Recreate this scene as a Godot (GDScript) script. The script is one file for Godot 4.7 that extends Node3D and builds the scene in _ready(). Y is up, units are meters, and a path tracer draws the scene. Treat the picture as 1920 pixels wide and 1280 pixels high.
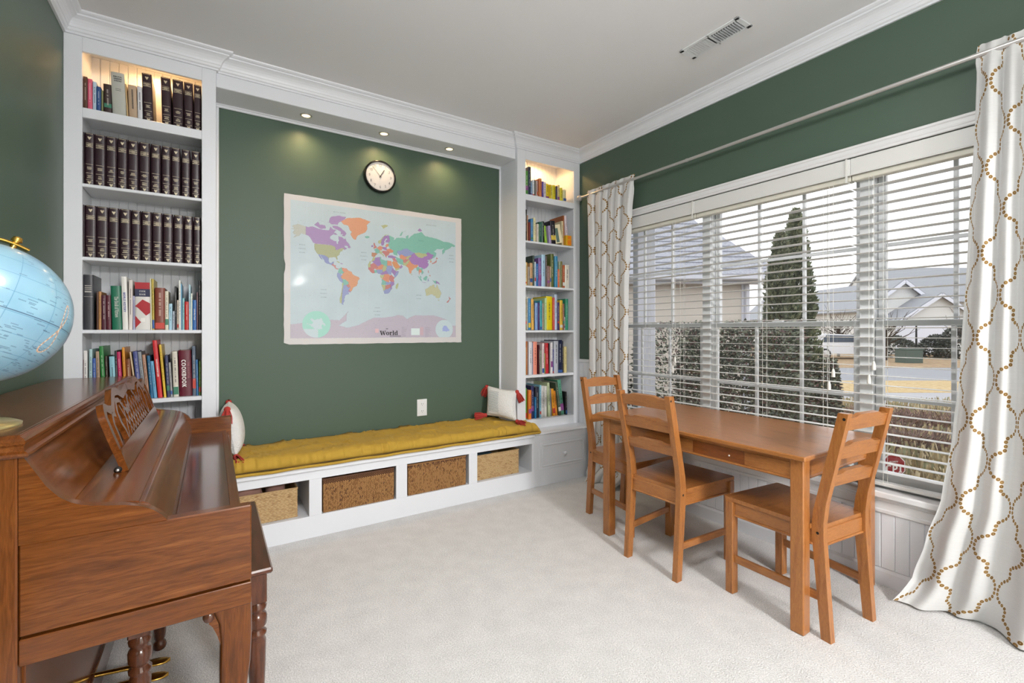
extends Node3D
# A study with built-in bookcases, a bench alcove, a piano and a table at a blind-covered window.
# x runs along the alcove wall, z comes out of it towards the viewer, y is up, metres.

class MB:
	# collects triangles of one part
	var v := PackedVector3Array()
	var n := PackedVector3Array()
	var uv := PackedVector2Array()
	var idx := PackedInt32Array()
	func vert(p: Vector3, nn: Vector3, t := Vector2.ZERO) -> int:
		v.append(p); n.append(nn); uv.append(t)
		return v.size() - 1
	func tri(a: Vector3, b: Vector3, c: Vector3) -> void:
		var nn := (b - a).cross(c - a).normalized()
		var i := vert(a, nn); vert(b, nn); vert(c, nn)
		idx.append_array([i, i + 2, i + 1])
	func quad(a: Vector3, b: Vector3, c: Vector3, d: Vector3) -> void:
		var nn := (c - a).cross(d - b).normalized()
		var i := vert(a, nn, Vector2(0, 1)); vert(b, nn, Vector2(1, 1)); vert(c, nn, Vector2(1, 0)); vert(d, nn, Vector2(0, 0))
		idx.append_array([i, i + 2, i + 1, i, i + 3, i + 2])
	func boxt(t: Transform3D, s: Vector3, bev := 0.0) -> MB:
		var h := s * 0.5
		var b: float = min(bev, min(h.x, min(h.y, h.z)) * 0.95)
		if b <= 0.0:
			for ax in 3:
				for sg in [-1.0, 1.0]:
					var e := [Vector3.ZERO, Vector3.ZERO, Vector3.ZERO]
					e[0][ax] = h[ax] * sg
					e[1][(ax + 1) % 3] = h[(ax + 1) % 3]
					e[2][(ax + 2) % 3] = h[(ax + 2) % 3]
					if sg < 0.0:
						e = [e[0], e[2], e[1]]
					quad(t * (e[0] - e[1] - e[2]), t * (e[0] + e[1] - e[2]), t * (e[0] + e[1] + e[2]), t * (e[0] - e[1] + e[2]))
			return self
		var k := h - Vector3(b, b, b)
		for ax in 3:
			for sg in [-1.0, 1.0]:
				var e := [Vector3.ZERO, Vector3.ZERO, Vector3.ZERO]
				e[0][ax] = h[ax] * sg
				e[1][(ax + 1) % 3] = k[(ax + 1) % 3]
				e[2][(ax + 2) % 3] = k[(ax + 2) % 3]
				if sg < 0.0:
					e = [e[0], e[2], e[1]]
				quad(t * (e[0] - e[1] - e[2]), t * (e[0] + e[1] - e[2]), t * (e[0] + e[1] + e[2]), t * (e[0] - e[1] + e[2]))
		for ax in 3:
			var a1 := (ax + 1) % 3
			var a2 := (ax + 2) % 3
			for s1 in [-1.0, 1.0]:
				for s2 in [-1.0, 1.0]:
					var p := Vector3.ZERO
					var q := Vector3.ZERO
					p[a1] = h[a1] * s1; p[a2] = k[a2] * s2
					q[a1] = k[a1] * s1; q[a2] = h[a2] * s2
					var d := Vector3.ZERO
					d[ax] = k[ax]
					if s1 * s2 > 0.0:
						quad(t * (p - d), t * (q - d), t * (q + d), t * (p + d))
						flip_last(t)
					else:
						quad(t * (q - d), t * (p - d), t * (p + d), t * (q + d))
						flip_last(t)
		for sx in [-1.0, 1.0]:
			for sy in [-1.0, 1.0]:
				for sz in [-1.0, 1.0]:
					var a := t * Vector3(h.x * sx, k.y * sy, k.z * sz)
					var bb := t * Vector3(k.x * sx, h.y * sy, k.z * sz)
					var c := t * Vector3(k.x * sx, k.y * sy, h.z * sz)
					if sx * sy * sz > 0.0:
						tri(a, bb, c)
					else:
						tri(a, c, bb)
		return self
	func flip_last(t: Transform3D) -> void:
		# edge quads: turn the last quad outwards if it looks at the middle of the box
		var i := v.size() - 4
		var m := (v[i] + v[i + 1] + v[i + 2] + v[i + 3]) * 0.25
		if n[i].dot(m - t.origin) < 0.0:
			for k in 4:
				n[i + k] = -n[i + k]
			var j := idx.size() - 6
			var c1 := idx[j + 1]; idx[j + 1] = idx[j + 2]; idx[j + 2] = c1
			var c2 := idx[j + 4]; idx[j + 4] = idx[j + 5]; idx[j + 5] = c2
	func box(c: Vector3, s: Vector3, bev := 0.0) -> MB:
		return boxt(Transform3D(Basis(), c), s, bev)
	func span(x0: float, x1: float, y0: float, y1: float, z0: float, z1: float, bev := 0.0) -> MB:
		return box(Vector3((x0 + x1) / 2, (y0 + y1) / 2, (z0 + z1) / 2), Vector3(abs(x1 - x0), abs(y1 - y0), abs(z1 - z0)), bev)
	func beam(a: Vector3, b: Vector3, w: float, d: float, bev := 0.0, side := Vector3.RIGHT) -> MB:
		# a bar from a to b; w across "side", d across the third way
		var yy := (b - a).normalized()
		var zz := side.cross(yy).normalized()
		var xx := yy.cross(zz).normalized()
		return boxt(Transform3D(Basis(xx, yy, zz), (a + b) * 0.5), Vector3(w, (b - a).length(), d), bev)
	func prism(poly: PackedVector2Array, o: Vector3, ex: Vector3, ey: Vector3, depth: Vector3, smooth_deg := 0.0) -> MB:
		var pts := poly
		if Geometry2D.is_polygon_clockwise(pts):
			pts = pts.duplicate(); pts.reverse()
		if ex.cross(ey).dot(depth) < 0.0:
			o = o + depth; depth = -depth
		var ti := Geometry2D.triangulate_polygon(pts)
		var nf := ex.cross(ey).normalized()
		for lay in 2:
			var base := v.size()
			for p in pts:
				vert(o + ex * p.x + ey * p.y + depth * lay, nf if lay == 1 else -nf, p)
			for k in range(0, ti.size(), 3):
				var a := ti[k]; var b := ti[k + 1]; var c := ti[k + 2]
				var ccw := (pts[b] - pts[a]).cross(pts[c] - pts[a]) > 0.0
				if ccw == (lay == 1):
					idx.append_array([base + a, base + c, base + b])
				else:
					idx.append_array([base + a, base + b, base + c])
		var m := pts.size()
		var en := []
		for i in m:
			var d := pts[(i + 1) % m] - pts[i]
			en.append((ex * d.y - ey * d.x).normalized())
		for i in m:
			var j := (i + 1) % m
			var n0: Vector3 = en[i]
			var n1: Vector3 = en[i]
			if smooth_deg > 0.0:
				var pr: Vector3 = en[(i + m - 1) % m]
				var nx: Vector3 = en[j]
				if rad_to_deg(pr.angle_to(en[i])) < smooth_deg:
					n0 = (pr + en[i]).normalized()
				if rad_to_deg(nx.angle_to(en[i])) < smooth_deg:
					n1 = (nx + en[i]).normalized()
			var a := o + ex * pts[i].x + ey * pts[i].y
			var b := o + ex * pts[j].x + ey * pts[j].y
			var q := vert(a, n0); vert(b, n1); vert(b + depth, n1); vert(a + depth, n0)
			idx.append_array([q, q + 2, q + 1, q, q + 3, q + 2])
		return self
	func grid(rows: Array, wrap_i := false, wrap_j := false, inside := false) -> MB:
		# rows of points with smooth normals; rows x columns counter-clockwise as seen from outside
		var ni := rows.size()
		var nj: int = rows[0].size()
		var base := v.size()
		for i in ni:
			for j in nj:
				var i0 := (i - 1 + ni) % ni if wrap_i else maxi(i - 1, 0)
				var i1 := (i + 1) % ni if wrap_i else mini(i + 1, ni - 1)
				var j0 := (j - 1 + nj) % nj if wrap_j else maxi(j - 1, 0)
				var j1 := (j + 1) % nj if wrap_j else mini(j + 1, nj - 1)
				var di: Vector3 = rows[i1][j] - rows[i0][j]
				var dj: Vector3 = rows[i][j1] - rows[i][j0]
				var nn := dj.cross(di)
				if nn.length() < 1e-12:
					var ii := clampi(i + (1 if i == 0 else -1), 0, ni - 1)
					di = rows[ii][j] - rows[i][j]
					dj = rows[ii][j1] - rows[ii][j0]
					nn = dj.cross(di) * (1.0 if ii > i else -1.0)
				nn = nn.normalized()
				vert(rows[i][j], -nn if inside else nn, Vector2(float(j) / (nj if wrap_j else nj - 1), float(i) / (ni if wrap_i else ni - 1)))
		for i in (ni if wrap_i else ni - 1):
			for j in (nj if wrap_j else nj - 1):
				var a := base + i * nj + j
				var b := base + i * nj + (j + 1) % nj
				var c := base + ((i + 1) % ni) * nj + (j + 1) % nj
				var d := base + ((i + 1) % ni) * nj + j
				if inside:
					idx.append_array([a, b, c, a, c, d])
				else:
					idx.append_array([a, c, b, a, d, c])
		return self
	func lathe(prof: Array, c: Vector3, seg := 20, axis := Vector3.UP) -> MB:
		# prof: [radius, height] from bottom to top
		var ex := axis.cross(Vector3(0.31, 0.2, 0.93)).normalized()
		var ez := ex.cross(axis).normalized()
		var rows := []
		for p in prof:
			var r := PackedVector3Array()
			for k in seg:
				var a := -TAU * k / seg
				r.append(c + axis * p[1] + (ex * cos(a) + ez * sin(a)) * maxf(p[0], 1e-5))
			rows.append(r)
		return grid(rows, false, true)
	func tube(path: Array, r: float, seg := 8, closed := false, taper := 1.0) -> MB:
		var rows := []
		var m := path.size()
		var up := Vector3.UP
		for i in m:
			var p0: Vector3 = path[(i - 1 + m) % m] if closed else path[maxi(i - 1, 0)]
			var p1: Vector3 = path[(i + 1) % m] if closed else path[mini(i + 1, m - 1)]
			var t := (p1 - p0).normalized()
			if absf(t.dot(up)) > 0.95:
				up = Vector3.RIGHT if absf(t.x) < 0.9 else Vector3.FORWARD
			var ex := up.cross(t).normalized()
			var ey := t.cross(ex).normalized()
			up = ey
			var row := PackedVector3Array()
			var rr := r * lerpf(1.0, taper, float(i) / maxf(1, m - 1))
			for k in seg:
				var a := TAU * k / seg
				row.append(path[i] + (ex * cos(a) + ey * sin(a)) * rr)
			rows.append(row)
		grid(rows, closed, true)
		if not closed:
			for e in [0, m - 1]:
				var cc: Vector3 = path[e]
				for k in seg:
					var a: Vector3 = rows[e][k]
					var b: Vector3 = rows[e][(k + 1) % seg]
					if e == 0:
						tri(cc, b, a)
					else:
						tri(cc, a, b)
		return self
	func sweep(path: Array, prof: Array, flip := false) -> MB:
		# mitred moulding: path of plan points (x, z), prof of [out, y]; "out" lies to the left of the way walked
		var m := path.size()
		var rows := []
		for i in m:
			var p: Vector2 = path[i]
			var d0: Vector2 = (p - path[i - 1]).normalized() if i > 0 else (path[1] - p).normalized()
			var d1: Vector2 = (path[i + 1] - p).normalized() if i < m - 1 else d0
			var n0 := Vector2(d0.y, -d0.x)
			var n1 := Vector2(d1.y, -d1.x)
			if flip:
				n0 = -n0; n1 = -n1
			var mt := (n0 + n1) / maxf(0.2, 1.0 + n0.dot(n1))
			var r := []
			for q in prof:
				r.append(Vector3(p.x + mt.x * q[0], q[1], p.y + mt.y * q[0]))
			rows.append(r)
		for i in m - 1:
			for j in prof.size() - 1:
				if flip:
					quad(rows[i][j], rows[i + 1][j], rows[i + 1][j + 1], rows[i][j + 1])
				else:
					quad(rows[i][j], rows[i][j + 1], rows[i + 1][j + 1], rows[i + 1][j])
		return self
	func quad_pane(x: float, y0: float, y1: float, z0: float, z1: float) -> MB:
		quad(Vector3(x, y0, z0), Vector3(x, y0, z1), Vector3(x, y1, z1), Vector3(x, y1, z0))
		return self
	func mesh(off := Vector3.ZERO) -> ArrayMesh:
		var vv := v
		if off != Vector3.ZERO:
			vv = v.duplicate()
			for i in vv.size():
				vv[i] -= off
		var a := []
		a.resize(Mesh.ARRAY_MAX)
		a[Mesh.ARRAY_VERTEX] = vv
		a[Mesh.ARRAY_NORMAL] = n
		a[Mesh.ARRAY_TEX_UV] = uv
		a[Mesh.ARRAY_INDEX] = idx
		var me := ArrayMesh.new()
		me.add_surface_from_arrays(Mesh.PRIMITIVE_TRIANGLES, a)
		return me

var M := {}
var used := {}
var rng := RandomNumberGenerator.new()

func numbered(called: String) -> String:
	if not used.has(called):
		used[called] = 0
		return called
	used[called] += 1
	return "%s_%03d" % [called, used[called]]

func meta(o: Node, label: String, category := "", group := "", kind := "") -> void:
	if label != "": o.set_meta("label", label)
	if category != "": o.set_meta("category", category)
	if group != "": o.set_meta("group", group)
	if kind != "": o.set_meta("kind", kind)

func thing(called: String, label: String, category: String, at := Vector3.ZERO, group := "") -> Node3D:
	var o := Node3D.new()
	o.name = numbered(called)
	add_child(o)
	o.position = at
	meta(o, label, category, group)
	return o

func origin_of(p: Node) -> Vector3:
	var o := Vector3.ZERO
	while p != null and p != self and p is Node3D:
		o += p.position
		p = p.get_parent()
	return o

func part(p: Node, called: String, mb: MB, mat: Material, label := "") -> MeshInstance3D:
	var o := MeshInstance3D.new()
	o.name = called
	o.mesh = mb.mesh(origin_of(p))
	o.material_override = mat
	p.add_child(o, true)
	if label != "": o.set_meta("label", label)
	return o

func struct(called: String, mb: MB, mat: Material, label: String, p: Node = null) -> MeshInstance3D:
	var o := MeshInstance3D.new()
	o.name = numbered(called) if p == null else called
	o.mesh = mb.mesh(Vector3.ZERO if p == null else origin_of(p))
	o.material_override = mat
	if p == null:
		add_child(o)
		o.set_meta("kind", "structure")
		meta(o, label, "room part")
	else:
		p.add_child(o, true)
	return o

func words(p: Node, text: String, font: SystemFont, height: float, at: Vector3, basis: Basis, mat: Material, called := "lettering", wide := 1.0) -> MeshInstance3D:
	# flat print: the letters' capital height is "height"
	var t := TextMesh.new()
	t.text = text
	t.font = font
	t.font_size = 32
	t.pixel_size = height / 32.0 / 0.72
	t.depth = 0.0006
	t.curve_step = 3.0
	var o := MeshInstance3D.new()
	o.name = called
	o.mesh = t
	o.material_override = mat
	p.add_child(o, true)
	o.transform = Transform3D(basis * Basis.from_scale(Vector3(wide, 1, 1)), at - origin_of(p))
	return o

func mat(called: String, c: Color, rough := 0.6, metal := 0.0, spec := 0.5) -> StandardMaterial3D:
	var m := StandardMaterial3D.new()
	m.resource_name = called
	m.albedo_color = c
	m.roughness = rough
	m.metallic = metal
	m.metallic_specular = spec
	M[called] = m
	return m

func noise_tex(seed_: int, freq: float, ramp: Array, size := 512, octaves := 4, warp := 0.0, type := FastNoiseLite.TYPE_SIMPLEX_SMOOTH, fine := 0.0) -> ImageTexture:
	var f := FastNoiseLite.new()
	f.seed = seed_
	f.noise_type = type
	f.frequency = freq
	f.fractal_octaves = octaves
	if warp > 0.0:
		f.domain_warp_enabled = true
		f.domain_warp_amplitude = warp
		f.domain_warp_frequency = freq * 0.7
	var im := f.get_seamless_image(size, size)
	im.convert(Image.FORMAT_RGB8)
	var g := Gradient.new()
	var offs := PackedFloat32Array()
	var cols := PackedColorArray()
	for r in ramp:
		offs.append(r[0]); cols.append(r[1])
	g.offsets = offs
	g.colors = cols
	var f2 := FastNoiseLite.new()
	f2.seed = seed_ + 7
	f2.frequency = 0.11
	f2.fractal_octaves = 3
	var streak := f2.get_seamless_image(size, size)
	var lut := []
	for k in 256:
		lut.append(g.sample(k / 255.0))
	for y in size:
		for x in size:
			var col: Color = lut[int(im.get_pixel(x, y).r * 255.0)]
			if fine > 0.0:
				var k := 1.0 + (streak.get_pixel(x, y).r - 0.5) * 2.0 * fine
				col = Color(col.r * k, col.g * k, col.b * k)
			im.set_pixel(x, y, col)
	im.generate_mipmaps()
	return ImageTexture.create_from_image(im)

func tri_mat(called: String, tex: Texture2D, scale: Vector3, rough: float, world := false, spec := 0.5) -> StandardMaterial3D:
	var m := mat(called, Color.WHITE, rough, 0.0, spec)
	m.albedo_texture = tex
	m.uv1_triplanar = true
	m.uv1_world_triplanar = world
	m.uv1_scale = scale
	m.uv1_triplanar_sharpness = 8.0
	return m

func bump(m: StandardMaterial3D, tex: Texture2D, cm: float) -> void:
	m.heightmap_enabled = true
	m.heightmap_texture = tex
	m.heightmap_scale = cm

func _ready() -> void:
	rng.seed = 20
	view_and_light()
	materials()
	room()
	window_wall()
	alcove()
	bookcases()
	outdoors()
	piano()
	piano_stool()
	desk_globe()
	dining_table()
	chairs()
	curtains()
	blinds()
	cushions()
	baskets()
	wall_map()
	wall_clock()
	small_fittings()
	all_books()

func view_and_light() -> void:
	var cam := Camera3D.new()
	cam.name = "camera"
	cam.position = Vector3(0, 1.25, 0)
	cam.rotation_degrees = Vector3(0, -32.908, 0)
	cam.projection = Camera3D.PROJECTION_FRUSTUM
	cam.near = 0.05
	cam.far = 400.0
	cam.size = 2.0 * 0.05 * 640.0 / 870.0
	cam.frustum_offset = Vector2(0, -0.05 * 19.7 / 870.0)
	add_child(cam)
	cam.current = true
	var e := Environment.new()
	e.background_mode = Environment.BG_SKY
	var sm := ProceduralSkyMaterial.new()
	sm.sky_top_color = Color(0.93, 0.937, 0.95)
	sm.sky_horizon_color = Color(0.955, 0.96, 0.97)
	sm.ground_horizon_color = Color(0.62, 0.6, 0.57)
	sm.ground_bottom_color = Color(0.5, 0.48, 0.45)
	sm.sky_energy_multiplier = 1.35
	var sky := Sky.new()
	sky.sky_material = sm
	e.sky = sky
	e.tonemap_mode = Environment.TONE_MAPPER_LINEAR
	e.tonemap_exposure = 1.0
	e.sdfgi_enabled = true
	e.ssao_enabled = true
	e.ssil_enabled = true
	var we := WorldEnvironment.new()
	we.name = "world_environment"
	we.environment = e
	add_child(we)
	# unseen lamps above the frame and behind the viewer, placed to light the room
	unseen_ceiling_lamp("unseen white drum lamp out of view above the viewer, placed to light the room", Vector3(0.45, 2.62, -0.55), 0.19, 0.07, 1.9)
	unseen_ceiling_lamp("unseen white drum lamp behind the viewer, placed to light the room from there", Vector3(1.2, 2.55, 2.9), 0.25, 0.09, 15.0)

func unseen_ceiling_lamp(label: String, at: Vector3, r: float, h: float, energy: float) -> void:
	var t := thing("unseen_ceiling_lamp", label, "lamp", Vector3(at.x, at.y, at.z))
	var glow := mat("lamp_glow", Color(1, 0.98, 0.95), 0.5)
	glow.emission_enabled = true
	glow.emission = Color(1, 0.985, 0.96)
	glow.emission_energy_multiplier = 1.6
	part(t, "shade", MB.new().lathe([[0, -h], [r * 0.9, -h], [r, -h * 0.8], [r, h * 0.8], [r * 0.9, h], [0, h]], at, 32), glow)
	part(t, "stem", MB.new().lathe([[0.008, h], [0.008, 2.845 - at.y]], at, 12), mat("lamp_metal", Color(0.7, 0.7, 0.7), 0.3, 1.0))
	part(t, "canopy", MB.new().lathe([[0, 2.815 - at.y], [0.06, 2.82 - at.y], [0.07, 2.845 - at.y]], at, 24), M.lamp_metal)
	var l := OmniLight3D.new()
	l.name = "unseen_lamp_light"
	l.light_color = Color(1.0, 0.99, 0.985)
	l.light_energy = energy
	l.light_size = r * 1.3
	l.omni_range = 12.0
	l.omni_attenuation = 2.0
	l.shadow_enabled = true
	t.add_child(l)

func wood(called: String, ramp: Array, seed_: int, rough: float, along := 0.8, across := 7.0) -> void:
	var tex := noise_tex(seed_, 0.012, ramp, 512, 5, 18.0, FastNoiseLite.TYPE_SIMPLEX_SMOOTH, 0.10)
	var gloss := 0.14 if called == "walnut" else 0.42
	for ax in 3:
		var s := Vector3(across, across, across)
		s[ax] = along
		var m := tri_mat(called + "_" + "xyz"[ax], tex, s, rough)
		m.clearcoat_enabled = true
		m.clearcoat = gloss
		m.metallic_specular = 0.42
		m.clearcoat_roughness = rough * 0.7

func carpet_tex(tone: bool) -> ImageTexture:
	# fine tufts, with brushed patches where the pile lies another way
	var n := 1024
	var f := FastNoiseLite.new()
	f.seed = 3
	f.frequency = 0.17
	f.fractal_octaves = 2
	var fine := f.get_seamless_image(n, n)
	var f2 := FastNoiseLite.new()
	f2.seed = 4
	f2.frequency = 0.009
	f2.fractal_octaves = 4
	f2.domain_warp_enabled = true
	f2.domain_warp_amplitude = 30.0
	var wide := f2.get_seamless_image(n, n)
	var im := Image.create(n, n, false, Image.FORMAT_RGB8)
	for y in n:
		for x in n:
			var a := fine.get_pixel(x, y).r
			if tone:
				var k := (a - 0.5) * 0.22 + (wide.get_pixel(x, y).r - 0.5) * 0.05
				im.set_pixel(x, y, Color(0.845 + k, 0.842 + k, 0.84 + k))
			else:
				im.set_pixel(x, y, Color(a, a, a))
	im.generate_mipmaps()
	return ImageTexture.create_from_image(im)

func materials() -> void:
	mat("white_paint", Color(0.885, 0.895, 0.915), 0.38)
	mat("sheer_white", Color(0.88, 0.88, 0.885), 0.45)
	mat("ceiling_paint", Color(0.90, 0.90, 0.905), 0.85)
	mat("green_paint", Color(0.30, 0.375, 0.32), 0.45, 0.0, 0.4)
	mat("hall_paint", Color(0.8, 0.8, 0.78), 0.8)
	var c := tri_mat("carpet", carpet_tex(true), Vector3(0.8, 0.8, 0.8), 1.0, true, 0.1)
	bump(c, carpet_tex(false), 0.22)
	c.rim_enabled = true
	c.rim = 0.25
	wood("pine", [[0.0, Color(0.53, 0.32, 0.15)], [0.3, Color(0.615, 0.39, 0.195)], [0.55, Color(0.66, 0.43, 0.225)], [0.8, Color(0.625, 0.40, 0.205)], [1.0, Color(0.70, 0.475, 0.265)]], 11, 0.30, 0.7, 6.0)
	wood("walnut", [[0.0, Color(0.30, 0.155, 0.055)], [0.35, Color(0.385, 0.21, 0.078)], [0.5, Color(0.425, 0.235, 0.09)], [0.6, Color(0.36, 0.19, 0.07)], [0.8, Color(0.44, 0.25, 0.10)], [1.0, Color(0.49, 0.29, 0.125)]], 23, 0.2, 0.4, 4.5)
	wood("dark_walnut", [[0.0, Color(0.24, 0.13, 0.075)], [0.5, Color(0.33, 0.18, 0.105)], [1.0, Color(0.39, 0.225, 0.14)]], 31, 0.16, 0.8, 7.0)
	mat("hole_black", Color(0.05, 0.03, 0.02), 0.6)
	mat("nickel", Color(0.80, 0.79, 0.785), 0.38, 0.75)
	mat("brass", Color(0.80, 0.63, 0.30), 0.25, 1.0)
	mat("blind_white", Color(0.85, 0.85, 0.84), 0.45)
	mat("headrail_cream", Color(0.85, 0.84, 0.79), 0.45)
	mat("cord_white", Color(0.86, 0.86, 0.84), 0.8)
	mat("vinyl_white", Color(0.88, 0.89, 0.90), 0.35)
	var g := mat("pane_glass", Color(1, 1, 1, 0.03), 0.0)
	g.transparency = BaseMaterial3D.TRANSPARENCY_ALPHA
	mat("black_gloss", Color(0.02, 0.02, 0.022), 0.25)
	mat("ink_black", Color(0.06, 0.06, 0.07), 0.7)
	mat("gilt", Color(0.80, 0.75, 0.64), 0.45, 0.2)
	mat("print_white", Color(0.93, 0.92, 0.90), 0.6)
	mat("paper", Color(0.86, 0.83, 0.76), 0.9)

func room() -> void:
	struct("floor", MB.new().span(-0.9, 3.0, -0.15, 0.0, -3.7, 5.2), M.carpet, "pale beige wall-to-wall carpet")
	struct("ceiling", MB.new().span(-0.9, 2.258, 2.845, 3.0, -3.7, 5.2).span(2.348, 3.0, 2.845, 3.0, -3.7, 5.2).span(2.258, 2.348, 2.845, 3.0, -3.7, -1.683).span(2.258, 2.348, 2.845, 3.0, -1.372, 5.2), M.ceiling_paint, "flat off-white ceiling")
	struct("wall_left", MB.new().span(-0.76, -0.625, 0.0, 2.845, -3.6, 1.6), M.green_paint, "dark green wall beside the piano")
	struct("wall_back", MB.new().span(-0.625, 2.93, 0.0, 2.845, -3.6, -3.44), M.green_paint, "dark green wall of the bench alcove")
	struct("wall_front", MB.new().span(-0.625, 0.1, 0, 2.845, 1.5, 1.6).span(2.5, 2.93, 0, 2.845, 1.5, 1.6).span(0.1, 2.5, 2.35, 2.845, 1.5, 1.6), M.green_paint, "unseen wall behind the viewer with a wide opening that lets the hall light in")  # out of view; the opening is shaped to let the hall light in
	struct("wall_unseen_hall", MB.new().span(-0.76, -0.625, 0, 2.845, 1.6, 5.2).span(2.93, 3.05, 0, 2.845, 1.6, 5.2).span(-0.76, 3.05, 0, 2.845, 5.1, 5.2), M.hall_paint, "unseen pale hall walls behind the viewer, placed around the hall lamp")  # unseen hall behind the viewer, placed to hold its lamp
	# crown moulding, mitred round the room and the face of the bookcases
	var prof := [[0.0, 2.748], [0.011, 2.748], [0.012, 2.757], [0.019, 2.762], [0.023, 2.774], [0.026, 2.776], [0.029, 2.788], [0.035, 2.800], [0.044, 2.811], [0.056, 2.819], [0.063, 2.822], [0.064, 2.829], [0.073, 2.832], [0.081, 2.838], [0.083, 2.8449]]
	var path := [Vector2(2.78, 1.5), Vector2(2.78, -3.173), Vector2(2.105, -3.173), Vector2(2.105, -3.2), Vector2(0.021, -3.2), Vector2(0.021, -3.173), Vector2(-0.625, -3.173), Vector2(-0.625, 1.5)]
	struct("trim_1", MB.new().sweep(path, prof), M.white_paint, "white crown moulding round the ceiling")
	var bb := [[0.0, 0.0], [0.013, 0.0], [0.013, 0.068], [0.009, 0.078], [0.004, 0.086], [0.0, 0.086]]
	struct("baseboard_left", MB.new().sweep([Vector2(-0.625, -3.012), Vector2(-0.625, 1.5)], bb), M.white_paint, "white baseboard of the piano wall")
	struct("baseboard_right", MB.new().sweep([Vector2(2.78, 1.5), Vector2(2.78, -3.012)], bb), M.white_paint, "white baseboard under the window")

const WZ := [-2.395, -1.475, -0.555]

func window_wall() -> void:
	var w := struct("wall_right", MB.new().span(2.78, 2.93, 0, 0.46, -3.44, 1.6).span(2.78, 2.93, 2.145, 2.845, -3.44, 1.6).span(2.78, 2.93, 0.46, 2.145, -3.44, -2.86).span(2.78, 2.93, 0.46, 2.145, -0.09, 1.6), M.green_paint, "dark green wall around the triple window")
	# beadboard below, one board at a time
	var pw := 0.056
	struct("panel", MB.new().span(2.7745, 2.7805, 0.08, 0.37, -3.17, 1.5).span(2.7745, 2.7805, 0.3, 0.96, -3.17, -2.926).span(2.7745, 2.7805, 0.3, 0.96, -0.024, 1.5), M.white_paint, "", w)
	var short_ := MB.new().box(Vector3(0, 0.222, 0), Vector3(0.008, 0.272, pw - 0.0015), 0.0022).span(-0.002, 0.004, 0.086, 0.358, -pw / 2 + 0.004, -pw / 2 + 0.010, 0.0015).mesh()
	var tall := MB.new().box(Vector3(0, 0.526, 0), Vector3(0.008, 0.88, pw - 0.0015), 0.0022).span(-0.002, 0.004, 0.086, 0.966, -pw / 2 + 0.004, -pw / 2 + 0.010, 0.0015).mesh()
	for k in 62:
		var z := -3.145 + k * pw
		var o := MeshInstance3D.new()
		o.name = "plank"
		o.mesh = tall if z < -2.93 or z > -0.02 else short_
		o.material_override = M.white_paint
		o.position = Vector3(2.7735, 0, z)
		w.add_child(o, true)
	var rail := [[0.0, 0.955], [0.010, 0.955], [0.012, 0.968], [0.022, 0.974], [0.026, 0.990], [0.022, 1.0], [0.0, 1.0]]
	struct("trim_2", MB.new().sweep([Vector2(2.78, -2.925), Vector2(2.78, -3.173)], rail).sweep([Vector2(2.78, 1.5), Vector2(2.78, -0.025)], rail), M.white_paint, "white chair rail beside the window")
	# casing, stool and apron
	var cas := MB.new()
	for b in [[2.145, 2.200]]:
		cas.span(2.766, 2.782, b[0], b[1], -2.925, -0.025, 0.003)
		cas.span(2.760, 2.782, b[1] - 0.016, b[1], -2.925, -0.025, 0.004)
		cas.span(2.763, 2.782, b[0] + 0.012, b[0] + 0.022, -2.925, -0.025, 0.003)
	for z in [-2.8925, -0.0575]:
		cas.span(2.766, 2.782, 0.46, 2.145, z - 0.0325, z + 0.0325, 0.003)
	struct("trim_3", cas, M.sheer_white, "white casing round the triple window")
	struct("trim_4", MB.new().span(2.735, 2.90, 0.435, 0.467, -2.94, -0.01, 0.006).span(2.765, 2.782, 0.375, 0.435, -2.925, -0.025, 0.003).span(2.755, 2.782, 0.415, 0.436, -2.925, -0.025, 0.006).span(2.760, 2.782, 0.356, 0.378, -2.925, -0.025, 0.005), M.sheer_white, "white window stool and apron above the beadboard")
	for k in 3:
		make_window(k, WZ[k])

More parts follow.
